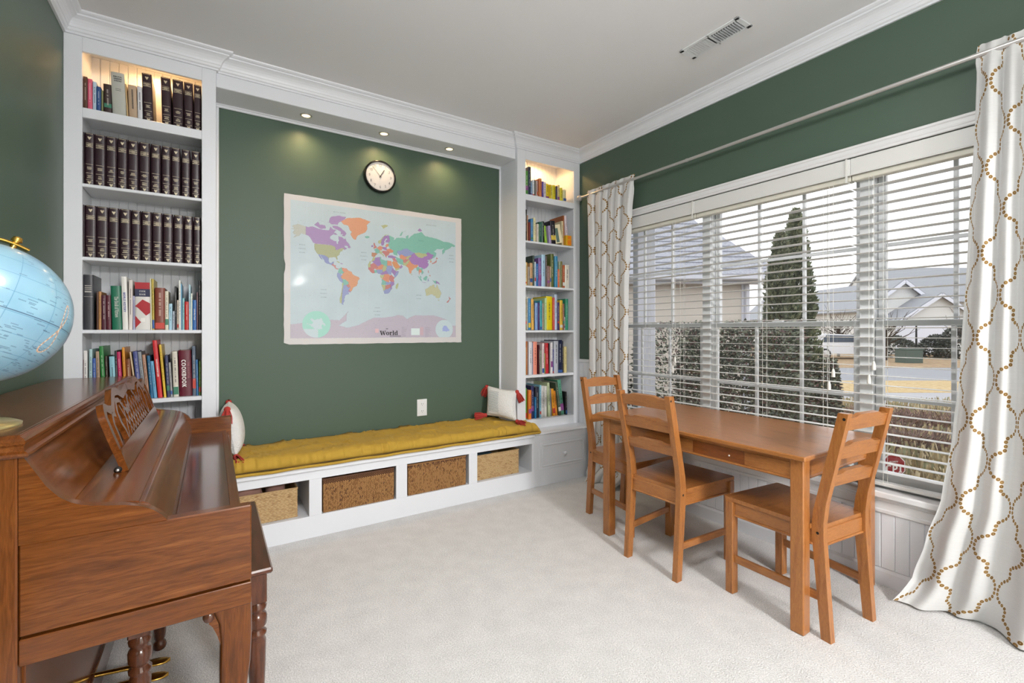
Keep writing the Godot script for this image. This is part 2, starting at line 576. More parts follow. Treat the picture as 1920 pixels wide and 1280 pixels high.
func make_window(k: int, zc: float) -> void:
	var hw := 0.46
	var f := MB.new()
	for s in [-1.0, 1.0]:
		f.span(2.838, 2.93, 0.46, 2.145, zc + s * hw, zc + s * (hw - 0.03))
	f.span(2.838, 2.93, 2.112, 2.145, zc - hw, zc + hw).span(2.838, 2.95, 0.46, 0.492, zc - hw, zc + hw)
	if k > 0:
		f.span(2.828, 2.842, 0.46, 2.145, zc - hw - 0.03, zc - hw + 0.03, 0.003)
	var o := struct("window_%d" % (k + 1), f, M.vinyl_white, ["white double-hung window nearest the bookcase", "white double-hung window in the middle of the three", "white double-hung window beside the long curtain"][k])
	for sash in 2:
		var x0 := 2.884 if sash == 1 else 2.852
		var y0 := 1.275 if sash == 1 else 0.492
		var y1 := 2.112 if sash == 1 else 1.305
		var m := MB.new()
		for s in [-1.0, 1.0]:
			m.span(x0, x0 + 0.03, y0, y1, zc + s * 0.4285, zc + s * 0.395, 0.003)
		m.span(x0, x0 + 0.03, y1 - (0.04 if sash == 1 else 0.03), y1, zc - 0.397, zc + 0.397, 0.003)
		m.span(x0, x0 + 0.03, y0, y0 + (0.03 if sash == 1 else 0.05), zc - 0.397, zc + 0.397, 0.003)
		var so := struct("sash", m, M.vinyl_white, "", o)
		var gy0 := y0 + (0.03 if sash == 1 else 0.05)
		var gy1 := y1 - (0.04 if sash == 1 else 0.03)
		var gm := (gy0 + gy1) / 2
		for i in 2:
			struct("muntin", MB.new().span(x0 + 0.006, x0 + 0.024, gy0, gy1, zc - 0.1317 + i * 0.2633 - 0.009, zc - 0.1317 + i * 0.2633 + 0.009, 0.003), M.vinyl_white, "", so)
		struct("muntin", MB.new().span(x0 + 0.0065, x0 + 0.0235, gm - 0.009, gm + 0.009, zc - 0.395, zc + 0.395, 0.003), M.vinyl_white, "", so)
		for i in 3:
			for j in 2:
				var za := zc - 0.395 + i * 0.2633
				struct("pane", MB.new().quad_pane(x0 + 0.015, gy0 if j == 0 else gm, gm if j == 0 else gy1, za, za + 0.2633), M.pane_glass, "", so)
		if sash == 0:
			struct("sash_lock", MB.new().span(x0 - 0.002, x0 + 0.024, 1.305, 1.314, zc - 0.03, zc + 0.03, 0.003).span(x0 + 0.004, x0 + 0.016, 1.314, 1.322, zc - 0.02, zc + 0.004, 0.003), M.vinyl_white, "", so)

func alcove() -> void:
	struct("trim_5", MB.new().span(0.021, 2.105, 2.67, 2.845, -3.44, -3.2, 0.003), M.white_paint, "white soffit board over the bench alcove")
	var q := MB.new()
	q.span(0.021, 2.105, 2.648, 2.67, -3.44, -3.428, 0.004)
	q.span(0.021, 2.105, 2.660, 2.671, -3.44, -3.418, 0.004)
	q.span(0.021, 0.038, 0.43, 2.648, -3.44, -3.425, 0.005)
	q.span(2.088, 2.105, 0.43, 2.648, -3.44, -3.425, 0.005)
	struct("trim_6", q, M.white_paint, "thin white moulding framing the green alcove wall")
	for x in [0.522, 1.041, 1.557]:
		var nth: String = {0.522: "leftmost of the three in the alcove soffit", 1.041: "middle one of the three, above the clock", 1.557: "rightmost of the three in the alcove soffit"}[x]
		downlight("small round brass-rimmed downlight, " + nth, Vector3(x, 2.67, -3.305), 1.0, "soffit downlights")
	downlight("small round downlight inside the top of the bookcase beside the piano", Vector3(-0.26, 2.77, -3.30), 0.6, "bookcase lights")
	downlight("small round downlight inside the top of the bookcase beside the window", Vector3(2.45, 2.77, -3.30), 0.6, "bookcase lights")

func downlight(label: String, at: Vector3, k: float, group: String) -> void:
	var t := thing("downlight", label, "light", at, group)
	part(t, "rim", MB.new().lathe([[0.026, 0.0], [0.026, -0.004], [0.030, -0.006], [0.036, -0.004], [0.038, 0.0]], at, 28), M.nickel)
	var g := mat("downlight_glow", Color(1, 0.95, 0.85), 0.5)
	g.emission_enabled = true
	g.emission = Color(1.0, 0.86, 0.62)
	g.emission_energy_multiplier = 4.0
	part(t, "light_lens", MB.new().lathe([[0, -0.003], [0.02, -0.003], [0.026, -0.001], [0.026, 0.0]], at, 24), g)
	var l := SpotLight3D.new()
	l.name = "downlight_light"
	l.light_color = Color(1.0, 0.84, 0.62) if group.begins_with("soffit") else Color(1.0, 0.78, 0.52)
	l.light_energy = 0.24 * k
	l.light_size = 0.02
	l.spot_angle = 76.0 if group.begins_with("soffit") else 86.0
	l.spot_angle_attenuation = 1.0 if group.begins_with("soffit") else 0.3
	l.spot_range = 6.0
	l.spot_attenuation = 2.0
	l.shadow_enabled = true
	l.rotation_degrees = Vector3(-90, 0, 0)
	l.position = Vector3(0, -0.012, 0)
	t.add_child(l)

const SHELVES := [[2.39, 2.34], [2.005, 1.988], [1.63, 1.612], [1.256, 1.237], [0.88, 0.857], [0.505, 0.43]]

func bookcases() -> void:
	for side in 2:
		var x0 := -0.625 if side == 0 else 2.105
		var x1 := 0.021 if side == 0 else 2.78
		var o0 := -0.554 if side == 0 else 2.19
		var o1 := -0.048 if side == 0 else 2.71
		var t := thing("bookcase", "tall white built-in bookcase behind the piano" if side == 0 else "tall white built-in bookcase beside the window curtain", "bookcase", Vector3((x0 + x1) / 2, 0, -3.25), "built-in bookcases")
		part(t, "stile", MB.new().span(x0, o0, 0.43, 2.75, -3.193, -3.173, 0.002), M.white_paint)
		part(t, "stile", MB.new().span(o1, x1, 0.43, 2.75, -3.193, -3.173, 0.002), M.white_paint)
		part(t, "side_panel", MB.new().span(x0 + 0.0004, o0 - 0.005, 0.43, 2.82, -3.438, -3.193), M.white_paint)
		part(t, "side_panel", MB.new().span(o1 + 0.005, x1 - 0.0004, 0.43, 2.82, -3.438, -3.193), M.white_paint)
		part(t, "top_rail", MB.new().span(o0, o1, 2.675, 2.82, -3.193, -3.173, 0.002), M.white_paint)
		part(t, "top_panel", MB.new().span(o0 - 0.01, o1 + 0.01, 2.77, 2.79, -3.438, -3.193), M.white_paint)
		var back := part(t, "back_panel", MB.new().span(o0 - 0.01, o1 + 0.01, 0.43, 2.79, -3.438, -3.432), M.white_paint)
		var pw := 0.04
		var n := int(ceil((o1 - o0 + 0.02) / pw))
		for k in n:
			part(back, "plank", MB.new().span(o0 - 0.008 + k * pw, o0 - 0.008 + (k + 1) * pw - 0.003, 0.43, 2.77, -3.432, -3.427, 0.002), M.white_paint)
		for s in SHELVES:
			var thick: bool = s[0] - s[1] > 0.03
			if thick:
				part(t, "shelf_rail", MB.new().span(o0, o1, s[1], s[0], -3.193, -3.173, 0.002), M.white_paint)
				part(t, "shelf", MB.new().span(o0 - 0.005, o1 + 0.005, s[0] - 0.02, s[0], -3.427, -3.193), M.white_paint)
			else:
				part(t, "shelf", MB.new().span(o0 - 0.004, o1 + 0.004, s[1], s[0], -3.427, -3.18, 0.003), M.white_paint)
		# lower cabinet with one drawer, standing proud of the shelves above
		part(t, "ledge", MB.new().span(x0 if side == 0 else 2.1605, x1, 0.412, 0.43, -3.44, -3.0, 0.006), M.white_paint)
		part(t, "cabinet_face", MB.new().span(x0 if side == 0 else 2.16, 0.021 if side == 0 else x1, 0.0, 0.412, -3.03, -3.012, 0.002), M.white_paint)
		part(t, "cabinet_body", MB.new().span(x0 if side == 0 else 2.16, 0.021 if side == 0 else x1, 0.0, 0.41, -3.43, -3.03), M.white_paint)
		var d0 := -0.56 if side == 0 else 2.207
		var d1 := -0.06 if side == 0 else 2.707
		var dr := part(t, "drawer", MB.new().span(d0, d1, 0.129, 0.358, -3.013, -3.007, 0.002), M.white_paint)
		var mo := MB.new()
		for b in [[d0 + 0.028, d1 - 0.028, 0.32, 0.334], [d0 + 0.028, d1 - 0.028, 0.153, 0.167], [d0 + 0.028, d0 + 0.042, 0.167, 0.32], [d1 - 0.042, d1 - 0.028, 0.167, 0.32]]:
			mo.span(b[0], b[1], b[2], b[3], -3.008, -2.999, 0.004)
		part(dr, "moulding", mo, M.white_paint)
		part(dr, "knob", MB.new().lathe([[0.007, 0.0], [0.006, 0.010], [0.012, 0.016], [0.015, 0.022], [0.012, 0.028], [0.0, 0.030]], Vector3((d0 + d1) / 2, 0.243, -3.007), 16, Vector3(0, 0, 1)), M.white_paint)
	# the bench of the alcove with four open cubbies
	var b := thing("storage_bench", "long low white bench with four open cubbies under a yellow cushion", "bench", Vector3(1.08, 0, -3.2))
	part(b, "bench_top", MB.new().span(0.021, 2.16, 0.402, 0.43, -3.44, -2.995, 0.007), M.white_paint)
	part(b, "top_rail", MB.new().span(0.021, 2.16, 0.352, 0.402, -3.03, -3.012, 0.0015), M.white_paint)
	part(b, "kick_board", MB.new().span(0.021, 2.16, 0.0, 0.132, -3.03, -3.012, 0.0015), M.white_paint)
	var xs := [0.021, 0.030, 0.493, 0.565, 1.031, 1.107, 1.576, 1.645, 2.139, 2.16]
	for k in 5:
		part(b, "stile", MB.new().span(xs[k * 2], xs[k * 2 + 1], 0.132, 0.352, -3.03, -3.012, 0.0015), M.white_paint)
		part(b, "divider", MB.new().span(xs[k * 2] + 0.001, xs[k * 2 + 1] - 0.001, 0.11, 0.402, -3.435, -3.03), M.white_paint)
	part(b, "cubby_floor", MB.new().span(0.021, 2.16, 0.112, 0.132, -3.435, -3.03), M.white_paint)
	part(b, "back_board", MB.new().span(0.021, 2.16, 0.0, 0.402, -3.438, -3.43), M.white_paint)

func pv(a: Array) -> PackedVector2Array:
	var r := PackedVector2Array()
	for p in a:
		r.append(Vector2(p[0], p[1]))
	return r

func across(mb: MB, pts: Array, z0: float, z1: float, smooth_deg := 35.0) -> MB:
	# an x-y outline drawn out along z
	return mb.prism(pv(pts), Vector3(0, 0, z0), Vector3.RIGHT, Vector3.UP, Vector3(0, 0, z1 - z0), smooth_deg)

func piano() -> void:
	var t := thing("upright_piano", "glossy brown console piano with carved music desk against the green wall", "piano", Vector3(-0.27, 0, -2.155))
	var zn := -1.385
	var zf := -2.925
	var cheek := [[-0.342, 0.797], [-0.09, 0.797], [-0.1, 0.812], [-0.117, 0.827], [-0.132, 0.836], [-0.146, 0.842], [-0.17, 0.849], [-0.195, 0.853], [-0.226, 0.859], [-0.245, 0.865], [-0.259, 0.872], [-0.27, 0.88], [-0.28, 0.889], [-0.30, 0.916], [-0.33, 0.975], [-0.336, 0.986], [-0.342, 0.986]]
	for e in 2:
		var z := zn if e == 0 else zf
		var d := -1.0 if e == 0 else 1.0
		part(t, "case_post", MB.new().span(-0.612, -0.343, 0.0, 0.986, z - d * 0.004, z + d * 0.03, 0.003), M.walnut_y)
		part(t, "cheek", across(MB.new(), cheek, z, z + d * 0.026), M.walnut_x)
		part(t, "arm", MB.new().span(-0.342, 0.087, 0.602, 0.797, z, z + d * 0.032, 0.003), M.walnut_x)
		part(t, "key_bed_end", MB.new().span(-0.342, 0.087, 0.541, 0.597, z - d * 0.001, z + d * 0.04, 0.002), M.walnut_x)
		var leg := MB.new()
		var rows := []
		for s in [[0.0, 0.066, 0.024, 0.022], [0.02, 0.068, 0.027, 0.024], [0.05, 0.058, 0.02, 0.018], [0.1, 0.046, 0.018, 0.017], [0.2, 0.042, 0.024, 0.022], [0.3, 0.047, 0.031, 0.027], [0.38, 0.052, 0.036, 0.030], [0.45, 0.054, 0.037, 0.032], [0.5, 0.052, 0.039, 0.034], [0.53, 0.046, 0.044, 0.035], [0.541, 0.044, 0.046, 0.035]]:
			var r := PackedVector3Array()
			for k in 16:
				var a := -TAU * k / 16.0
				var cx := signf(cos(a)) * pow(absf(cos(a)), 0.55)
				var cz := signf(sin(a)) * pow(absf(sin(a)), 0.55)
				r.append(Vector3(s[1] + s[2] * cx, s[0], z + d * 0.042 + s[3] * cz))
			rows.append(r)
		leg.grid(rows, false, true)
		var lo := part(t, "cabriole_leg", leg, M.walnut_y)
		part(lo, "bracket", across(MB.new(), [[-0.008, 0.541], [0.02, 0.541], [0.02, 0.44], [0.012, 0.47], [0.002, 0.495], [-0.006, 0.505]], z + d * 0.022, z + d * 0.058), M.walnut_x)
		part(lo, "scroll", MB.new().lathe([[0, 0], [0.012, 0.002], [0.014, 0.01], [0.014, 0.03], [0.012, 0.04], [0, 0.041]], Vector3(-0.006, 0.521, z + d * 0.02 - (0.041 if d < 0 else 0.0)), 16, Vector3(0, 0, 1)), M.dark_walnut_y)
	# lid with its moulded edge
	part(t, "lid", MB.new().span(-0.614, -0.341, 0.99, 1.03, zf + 0.008, zn - 0.008, 0.001), M.walnut_z)
	part(t, "lid_moulding", MB.new().sweep([Vector2(-0.614, zn), Vector2(-0.337, zn), Vector2(-0.337, zf), Vector2(-0.614, zf)], [[-0.02, 0.984], [0.011, 0.984], [0.014, 0.988], [0.013, 0.993], [0.005, 0.997], [0.004, 1.007], [0.007, 1.012], [0.007, 1.018], [0.004, 1.023], [-0.006, 1.029], [-0.012, 1.0302]], true), M.walnut_z)
	var a := zn - 0.026
	var b := zf + 0.026
	part(t, "back_case", MB.new().span(-0.612, -0.36, 0.02, 0.99, zf + 0.03, zn - 0.03), M.dark_walnut_z)
	part(t, "upper_panel", across(MB.new(), [[-0.36, 0.986], [-0.338, 0.986], [-0.318, 0.944], [-0.296, 0.902], [-0.276, 0.874], [-0.264, 0.864], [-0.30, 0.85], [-0.36, 0.85]], b, a), M.walnut_z)
	part(t, "music_shelf", across(MB.new(), [[-0.30, 0.862], [-0.266, 0.8625], [-0.146, 0.846], [-0.143, 0.838], [-0.30, 0.83]], b, a), M.walnut_z)
	part(t, "fallboard", across(MB.new(), [[-0.147, 0.842], [-0.138, 0.843], [-0.128, 0.838], [-0.12, 0.828], [-0.113, 0.81], [-0.105, 0.79], [-0.096, 0.775], [-0.088, 0.765], [-0.086, 0.728], [-0.147, 0.72]], b, a), M.walnut_z)
	part(t, "key_lid", MB.new().span(-0.09, 0.064, 0.70, 0.722, zf + 0.032, zn - 0.032, 0.003), M.dark_walnut_z)
	part(t, "key_lid_edge", MB.new().span(0.046, 0.064, 0.7215, 0.7245, zf + 0.034, zn - 0.034, 0.001), M.walnut_z)
	part(t, "key_slip", MB.new().span(0.055, 0.075, 0.598, 0.712, zf + 0.032, zn - 0.032, 0.003), M.walnut_z)
	part(t, "key_bed", MB.new().span(-0.36, 0.078, 0.545, 0.599, zf + 0.04, zn - 0.04, 0.002), M.walnut_z)
	part(t, "knee_panel", MB.new().span(-0.36, -0.338, 0.09, 0.545, zf + 0.03, zn - 0.03, 0.002), M.walnut_y)
	part(t, "toe_board", MB.new().span(-0.36, -0.328, 0.0, 0.1, zf + 0.03, zn - 0.03, 0.003), M.dark_walnut_z)
	for z in [-1.90, -1.985, -2.07]:
		var pr := []
		for k in 21:
			var f := k / 20.0
			pr.append([-0.34 + 0.215 * f, 0.095 - 0.025 * f])
		var pm := MB.new()
		var rows := []
		for k in 21:
			var f := k / 20.0
			var w := lerpf(0.010, 0.022, smoothstep(0.35, 0.85, f)) * sqrt(maxf(0.01, 1.0 - pow(maxf(0.0, f - 0.84) / 0.16, 2.0)))
			var r := PackedVector3Array()
			for j in 10:
				var an := TAU * j / 10.0
				r.append(Vector3(pr[k][0], pr[k][1] + 0.007 * sin(an), z + w * cos(an)))
			rows.append(r)
		pm.grid(rows, false, true, true)
		part(t, "pedal", pm, M.brass)
	music_desk(t)

func music_desk(t: Node3D) -> void:
	# leans back from the shelf; s runs from the near end to the far end, u up the slope
	var o := Vector3(-0.197, 0.857, -1.69)
	var es := Vector3(0, 0, -1)
	var eu := Vector3(-0.29, 0.957, 0).normalized()
	var en := es.cross(eu).normalized()
	if en.x < 0: en = -en
	var L := 0.93
	var P := func(s: float, u: float, d: float) -> Vector3: return o + es * s + eu * u + en * d
	var base := MB.new()
	base.prism(pv([[0.0, 0.0], [L, 0.0], [L, 0.055], [L - 0.015, 0.062], [0.015, 0.062], [0.0, 0.055]]), P.call(0, 0, -0.017), es, eu, en * 0.017)
	var root := part(t, "music_desk", base, M.walnut_z)
	var strip := func(pts: Array, w: float, d: float) -> MB:
		# a flat ribbon that follows points (s, u)
		var m := MB.new()
		var left := []
		var right := []
		for i in pts.size():
			var p0: Vector2 = pts[maxi(i - 1, 0)]
			var p1: Vector2 = pts[mini(i + 1, pts.size() - 1)]
			var n2 := (p1 - p0).normalized().orthogonal() * w * 0.5
			left.append(pts[i] + n2)
			right.append(pts[i] - n2)
		right.reverse()
		var poly := PackedVector2Array(left + right)
		m.prism(poly, P.call(0, 0, -0.002 - d), es, eu, en * d, 40.0)
		return m
	var curve := func(ctrl: Array) -> Array:
		var c := Curve2D.new()
		for i in ctrl.size():
			var p := Vector2(ctrl[i][0], ctrl[i][1])
			var p0 := Vector2(ctrl[maxi(i - 1, 0)][0], ctrl[maxi(i - 1, 0)][1])
			var p1 := Vector2(ctrl[mini(i + 1, ctrl.size() - 1)][0], ctrl[mini(i + 1, ctrl.size() - 1)][1])
			var tan := (p1 - p0) / 6.0
			c.add_point(p, -tan, tan)
		var r := []
		for k in 40:
			r.append(c.sample_baked(c.get_baked_length() * k / 39.0))
		return r
	for half in 2:
		var f := func(a: Array) -> Array:
			var r := []
			for p in a:
				r.append([p[0] if half == 0 else L - p[0], p[1]])
			return r
		# outer outline with shoulder, dip and peak; inner sweep that meets it
		part(root, "frame", strip.call(curve.call(f.call([[0.015, 0.055], [0.008, 0.11], [0.006, 0.165], [0.03, 0.188], [0.075, 0.172], [0.12, 0.166], [0.165, 0.190], [0.215, 0.212], [0.27, 0.208], [0.33, 0.188], [0.40, 0.197], [0.47, 0.205]])), 0.026, 0.016), M.walnut_z)
		part(root, "frame", strip.call(curve.call(f.call([[0.065, 0.055], [0.07, 0.09], [0.065, 0.13], [0.09, 0.158], [0.13, 0.15]])), 0.016, 0.014), M.walnut_z)
		part(root, "frame", strip.call(curve.call(f.call([[0.19, 0.055], [0.185, 0.09], [0.16, 0.12], [0.165, 0.155], [0.20, 0.185], [0.25, 0.18], [0.28, 0.15], [0.32, 0.13], [0.37, 0.15], [0.41, 0.185]])), 0.016, 0.014), M.walnut_z)
	for k in 11:
		for dir in [-1.0, 1.0]:
			var s0 := 0.20 + k * 0.053
			var s1: float = s0 + dir * 0.085
			var top := 0.165
			if s1 < 0.175 or s1 > L - 0.175:
				continue
			part(root, "lattice_bar", strip.call([Vector2(s0, 0.058), Vector2((s0 + s1) / 2 + 0.004 * dir, 0.11), Vector2(s1, top)], 0.009, 0.010), M.walnut_z)
	part(root, "hinge", MB.new().lathe([[0, 0], [0.009, 0.0], [0.009, 0.008], [0.004, 0.009], [0.0, 0.010]], P.call(-0.002, 0.012, -0.02) + Vector3(0, 0, 0.0), 16, Vector3(0, 0, 1)), M.hole_black)
	part(root, "hinge_pin", MB.new().lathe([[0, 0], [0.004, 0.0], [0.0035, 0.002], [0, 0.003]], P.call(-0.002, 0.012, -0.02) + Vector3(0, 0, 0.010), 12, Vector3(0, 0, 1)), M.nickel)

func piano_stool() -> void:
	var t := thing("piano_bench", "dark brown wooden piano bench with turned legs pushed under the keyboard", "bench", Vector3(-0.025, 0, -1.99))
	part(t, "seat", MB.new().span(-0.215, 0.163, 0.484, 0.502, -2.335, -1.645, 0.005), M.dark_walnut_z)
	part(t, "apron", MB.new().span(-0.19, 0.138, 0.41, 0.484, -2.31, -1.67, 0.003), M.dark_walnut_z)
	for x in [-0.172, 0.122]:
		for z in [-2.288, -1.692]:
			var l := MB.new()
			l.span(x - 0.026, x + 0.026, 0.385, 0.484, z - 0.026, z + 0.026, 0.003)
			l.lathe([[0.016, 0.0], [0.02, 0.004], [0.023, 0.015], [0.02, 0.028], [0.014, 0.036], [0.018, 0.044], [0.02, 0.06], [0.0245, 0.18], [0.026, 0.26], [0.021, 0.272], [0.027, 0.28], [0.028, 0.288], [0.02, 0.296], [0.022, 0.303], [0.028, 0.312], [0.029, 0.335], [0.026, 0.345], [0.019, 0.352], [0.026, 0.36], [0.028, 0.37], [0.02, 0.386]], Vector3(x, 0, z), 18)
			part(t, "leg", l, M.dark_walnut_y)

func desk_globe() -> void:
	var c := Vector3(-0.42, 1.29, -1.44)
	var R := 0.1525
	var t := thing("desk_globe", "blue political globe on a brass stand atop the piano", "globe", Vector3(c.x, 1.03, c.z))
	# the tilted axis leans to the wall and back
	var ax := Vector3(0.30, 0.93, -0.22).normalized()
	var ex := ax.cross(Vector3(0, 0, 1)).normalized()
	var ez := ex.cross(ax).normalized()
	var rows := []
	for i in 41:
		var la := -PI / 2 + PI * i / 40.0
		var r := PackedVector3Array()
		for j in 73:
			var lo := -TAU * j / 72.0
			r.append(c + ax * R * sin(la) + (ex * cos(lo) + ez * sin(lo)) * R * cos(la))
		rows.append(r)
	var ball := MB.new().grid(rows, false, false)
	for i in ball.v.size():
		ball.n[i] = (ball.v[i] - c).normalized()
		ball.uv[i].y = 1.0 - ball.uv[i].y
	var bm := mat("globe_print", Color.WHITE, 0.28)
	bm.albedo_texture = globe_image()
	bm.clearcoat_enabled = true
	bm.clearcoat = 0.6
	bm.clearcoat_roughness = 0.12
	part(t, "ball", ball, bm)
	var ring := []
	var side := ax.cross(Vector3(0.86, 0.0, -0.5)).normalized()
	var out := side.cross(ax).normalized()
	for k in 31:
		var a := lerpf(-1.72, 1.72, k / 30.0)
		ring.append(c + (ax * sin(a) - out * cos(a)) * (R + 0.012))
	var rm := MB.new()
	var rr := []
	for k in 31:
		var p: Vector3 = ring[k]
		var d := (p - c).normalized()
		rr.append(PackedVector3Array([p + side * 0.007, p + side * 0.007 + d * 0.004, p - side * 0.007 + d * 0.004, p - side * 0.007, p - side * 0.006 - d * 0.002, p + side * 0.006 - d * 0.002]))
	rm.grid(rr, false, true, true)
	part(t, "meridian_arm", rm, M.brass)
	part(t, "pivot", MB.new().lathe([[0.006, R], [0.006, R + 0.02], [0.01, R + 0.021], [0.008, R + 0.03], [0, R + 0.033]], c, 14, ax), M.brass)
	part(t, "stand", MB.new().lathe([[0.104, 0.0], [0.105, 0.005], [0.09, 0.012], [0.07, 0.016], [0.045, 0.026], [0.022, 0.04], [0.014, 0.06], [0.014, 0.085], [0.01, 0.095]], Vector3(c.x, 1.03, c.z) + Vector3(-0.06, 0, -0.10), 36), mat("pale_brass", Color(0.83, 0.78, 0.56), 0.3, 0.85))

func globe_image() -> ImageTexture:
	var W := 1024
	var H := 512
	var im := Image.create(W, H, false, Image.FORMAT_RGB8)
	var f := FastNoiseLite.new()
	f.seed = 9
	f.frequency = 0.006
	for y in H:
		for x in W:
			var k := f.get_noise_2d(x, y) * 0.04
			im.set_pixel(x, y, Color(0.50 + k, 0.655 + k, 0.73 + k * 0.5))
	for gx in range(0, W, 85):
		im.fill_rect(Rect2i(gx, 0, 1, H), Color(0.33, 0.52, 0.62))
	for gy in range(0, H, 43):
		im.fill_rect(Rect2i(0, gy, W, 1), Color(0.33, 0.52, 0.62))
	im.fill_rect(Rect2i(0, 254, W, 2), Color(0.25, 0.36, 0.45))
	var g := RandomNumberGenerator.new()
	g.seed = 77
	# names of islands and currents as short lines of small print
	for k in 900:
		var x := g.randi_range(4, W - 30)
		var y := int(clampf(g.randfn(300, 85), 40, 470))
		var len := g.randi_range(5, 20)
		for i in range(0, len, 2):
			im.set_pixel(x + i, y, Color(0.2, 0.3, 0.38))
			im.set_pixel(x + i, y + 1, Color(0.3, 0.42, 0.5))
	# the figure-of-eight of the sun's declination, repeated round the oceans
	for cx in [290, 630, 970]:
		for i in 400:
			var a := TAU * i / 400.0
			var px: float = cx + 13.0 * sin(2.0 * a) * (0.75 - 0.35 * sin(a)) + 8.0 * sin(a)
			var py := 258.0 - 62.0 * sin(a)
			im.fill_rect(Rect2i(int(px), int(py), 3, 3), Color(0.88, 0.78, 0.66) if (i / 6) % 2 == 0 else Color(0.78, 0.55, 0.42))
		im.fill_rect(Rect2i(cx + 40, 120, 44, 12), Color(0.93, 0.90, 0.82))
		im.fill_rect(Rect2i(cx + 40, 118, 44, 2), Color(0.85, 0.72, 0.42))
		im.fill_rect(Rect2i(cx + 40, 132, 44, 2), Color(0.85, 0.72, 0.42))
		for i in range(3, 40, 3):
			im.fill_rect(Rect2i(cx + 40 + i, 125, 2, 2), Color(0.45, 0.42, 0.4))
	im.generate_mipmaps()
	return ImageTexture.create_from_image(im)

func dining_table() -> void:
	var t := thing("dining_table", "honey-coloured pine table standing along the window", "table", Vector3(2.37, 0, -1.525))
	var x0 := 2.0
	var x1 := 2.745
	var z0 := -2.126
	var z1 := -0.925
	part(t, "table_top", MB.new().span(x0, x1, 0.721, 0.741, z0, z1, 0.004), M.pine_z)
	for x in [2.03, 2.681]:
		for z in [-2.104, -0.999]:
			part(t, "leg", MB.new().span(x, x + 0.055, 0.0, 0.721, z, z + 0.055, 0.004), M.pine_y)
	var long_ := 0.0
	for x in [2.038, 2.713]:
		var g := part(t, "apron", MB.new().span(x, x + 0.022, 0.634, 0.721, -2.05, -0.998, 0.002), M.pine_z)
		part(g, "bead", MB.new().span(x - 0.004, x + 0.026, 0.628, 0.640, -2.05, -0.998, 0.004), M.pine_z)
		if x < 2.1:
			# finger-jointed staves of the long apron, one of them darker
			for s in [[-2.05, -1.47, "pine_z"], [-1.468, -1.20, "stave_dark"], [-1.198, -0.998, "pine_z"]]:
				if s[2] == "stave_dark" and not M.has("stave_dark"):
					var d: StandardMaterial3D = M.pine_z.duplicate()
					d.albedo_color = Color(0.80, 0.70, 0.62)
					M["stave_dark"] = d
				part(g, "stave", MB.new().span(x - 0.0025, x, 0.642, 0.700, s[0], s[1], 0.0005), M[s[2]])
			part(g, "pin", MB.new().lathe([[0.004, 0], [0.004, 0.003], [0.002, 0.005], [0, 0.0055]], Vector3(x - 0.0025, 0.667, -1.272), 10, Vector3(-1, 0, 0)), M.print_white)
	for z in [-2.088, -0.982]:
		var g := part(t, "apron", MB.new().span(2.085, 2.681, 0.634, 0.721, z, z + 0.022, 0.002), M.pine_x)
		part(g, "bead", MB.new().span(2.085, 2.681, 0.628, 0.640, z - 0.004, z + 0.026, 0.004), M.pine_x)

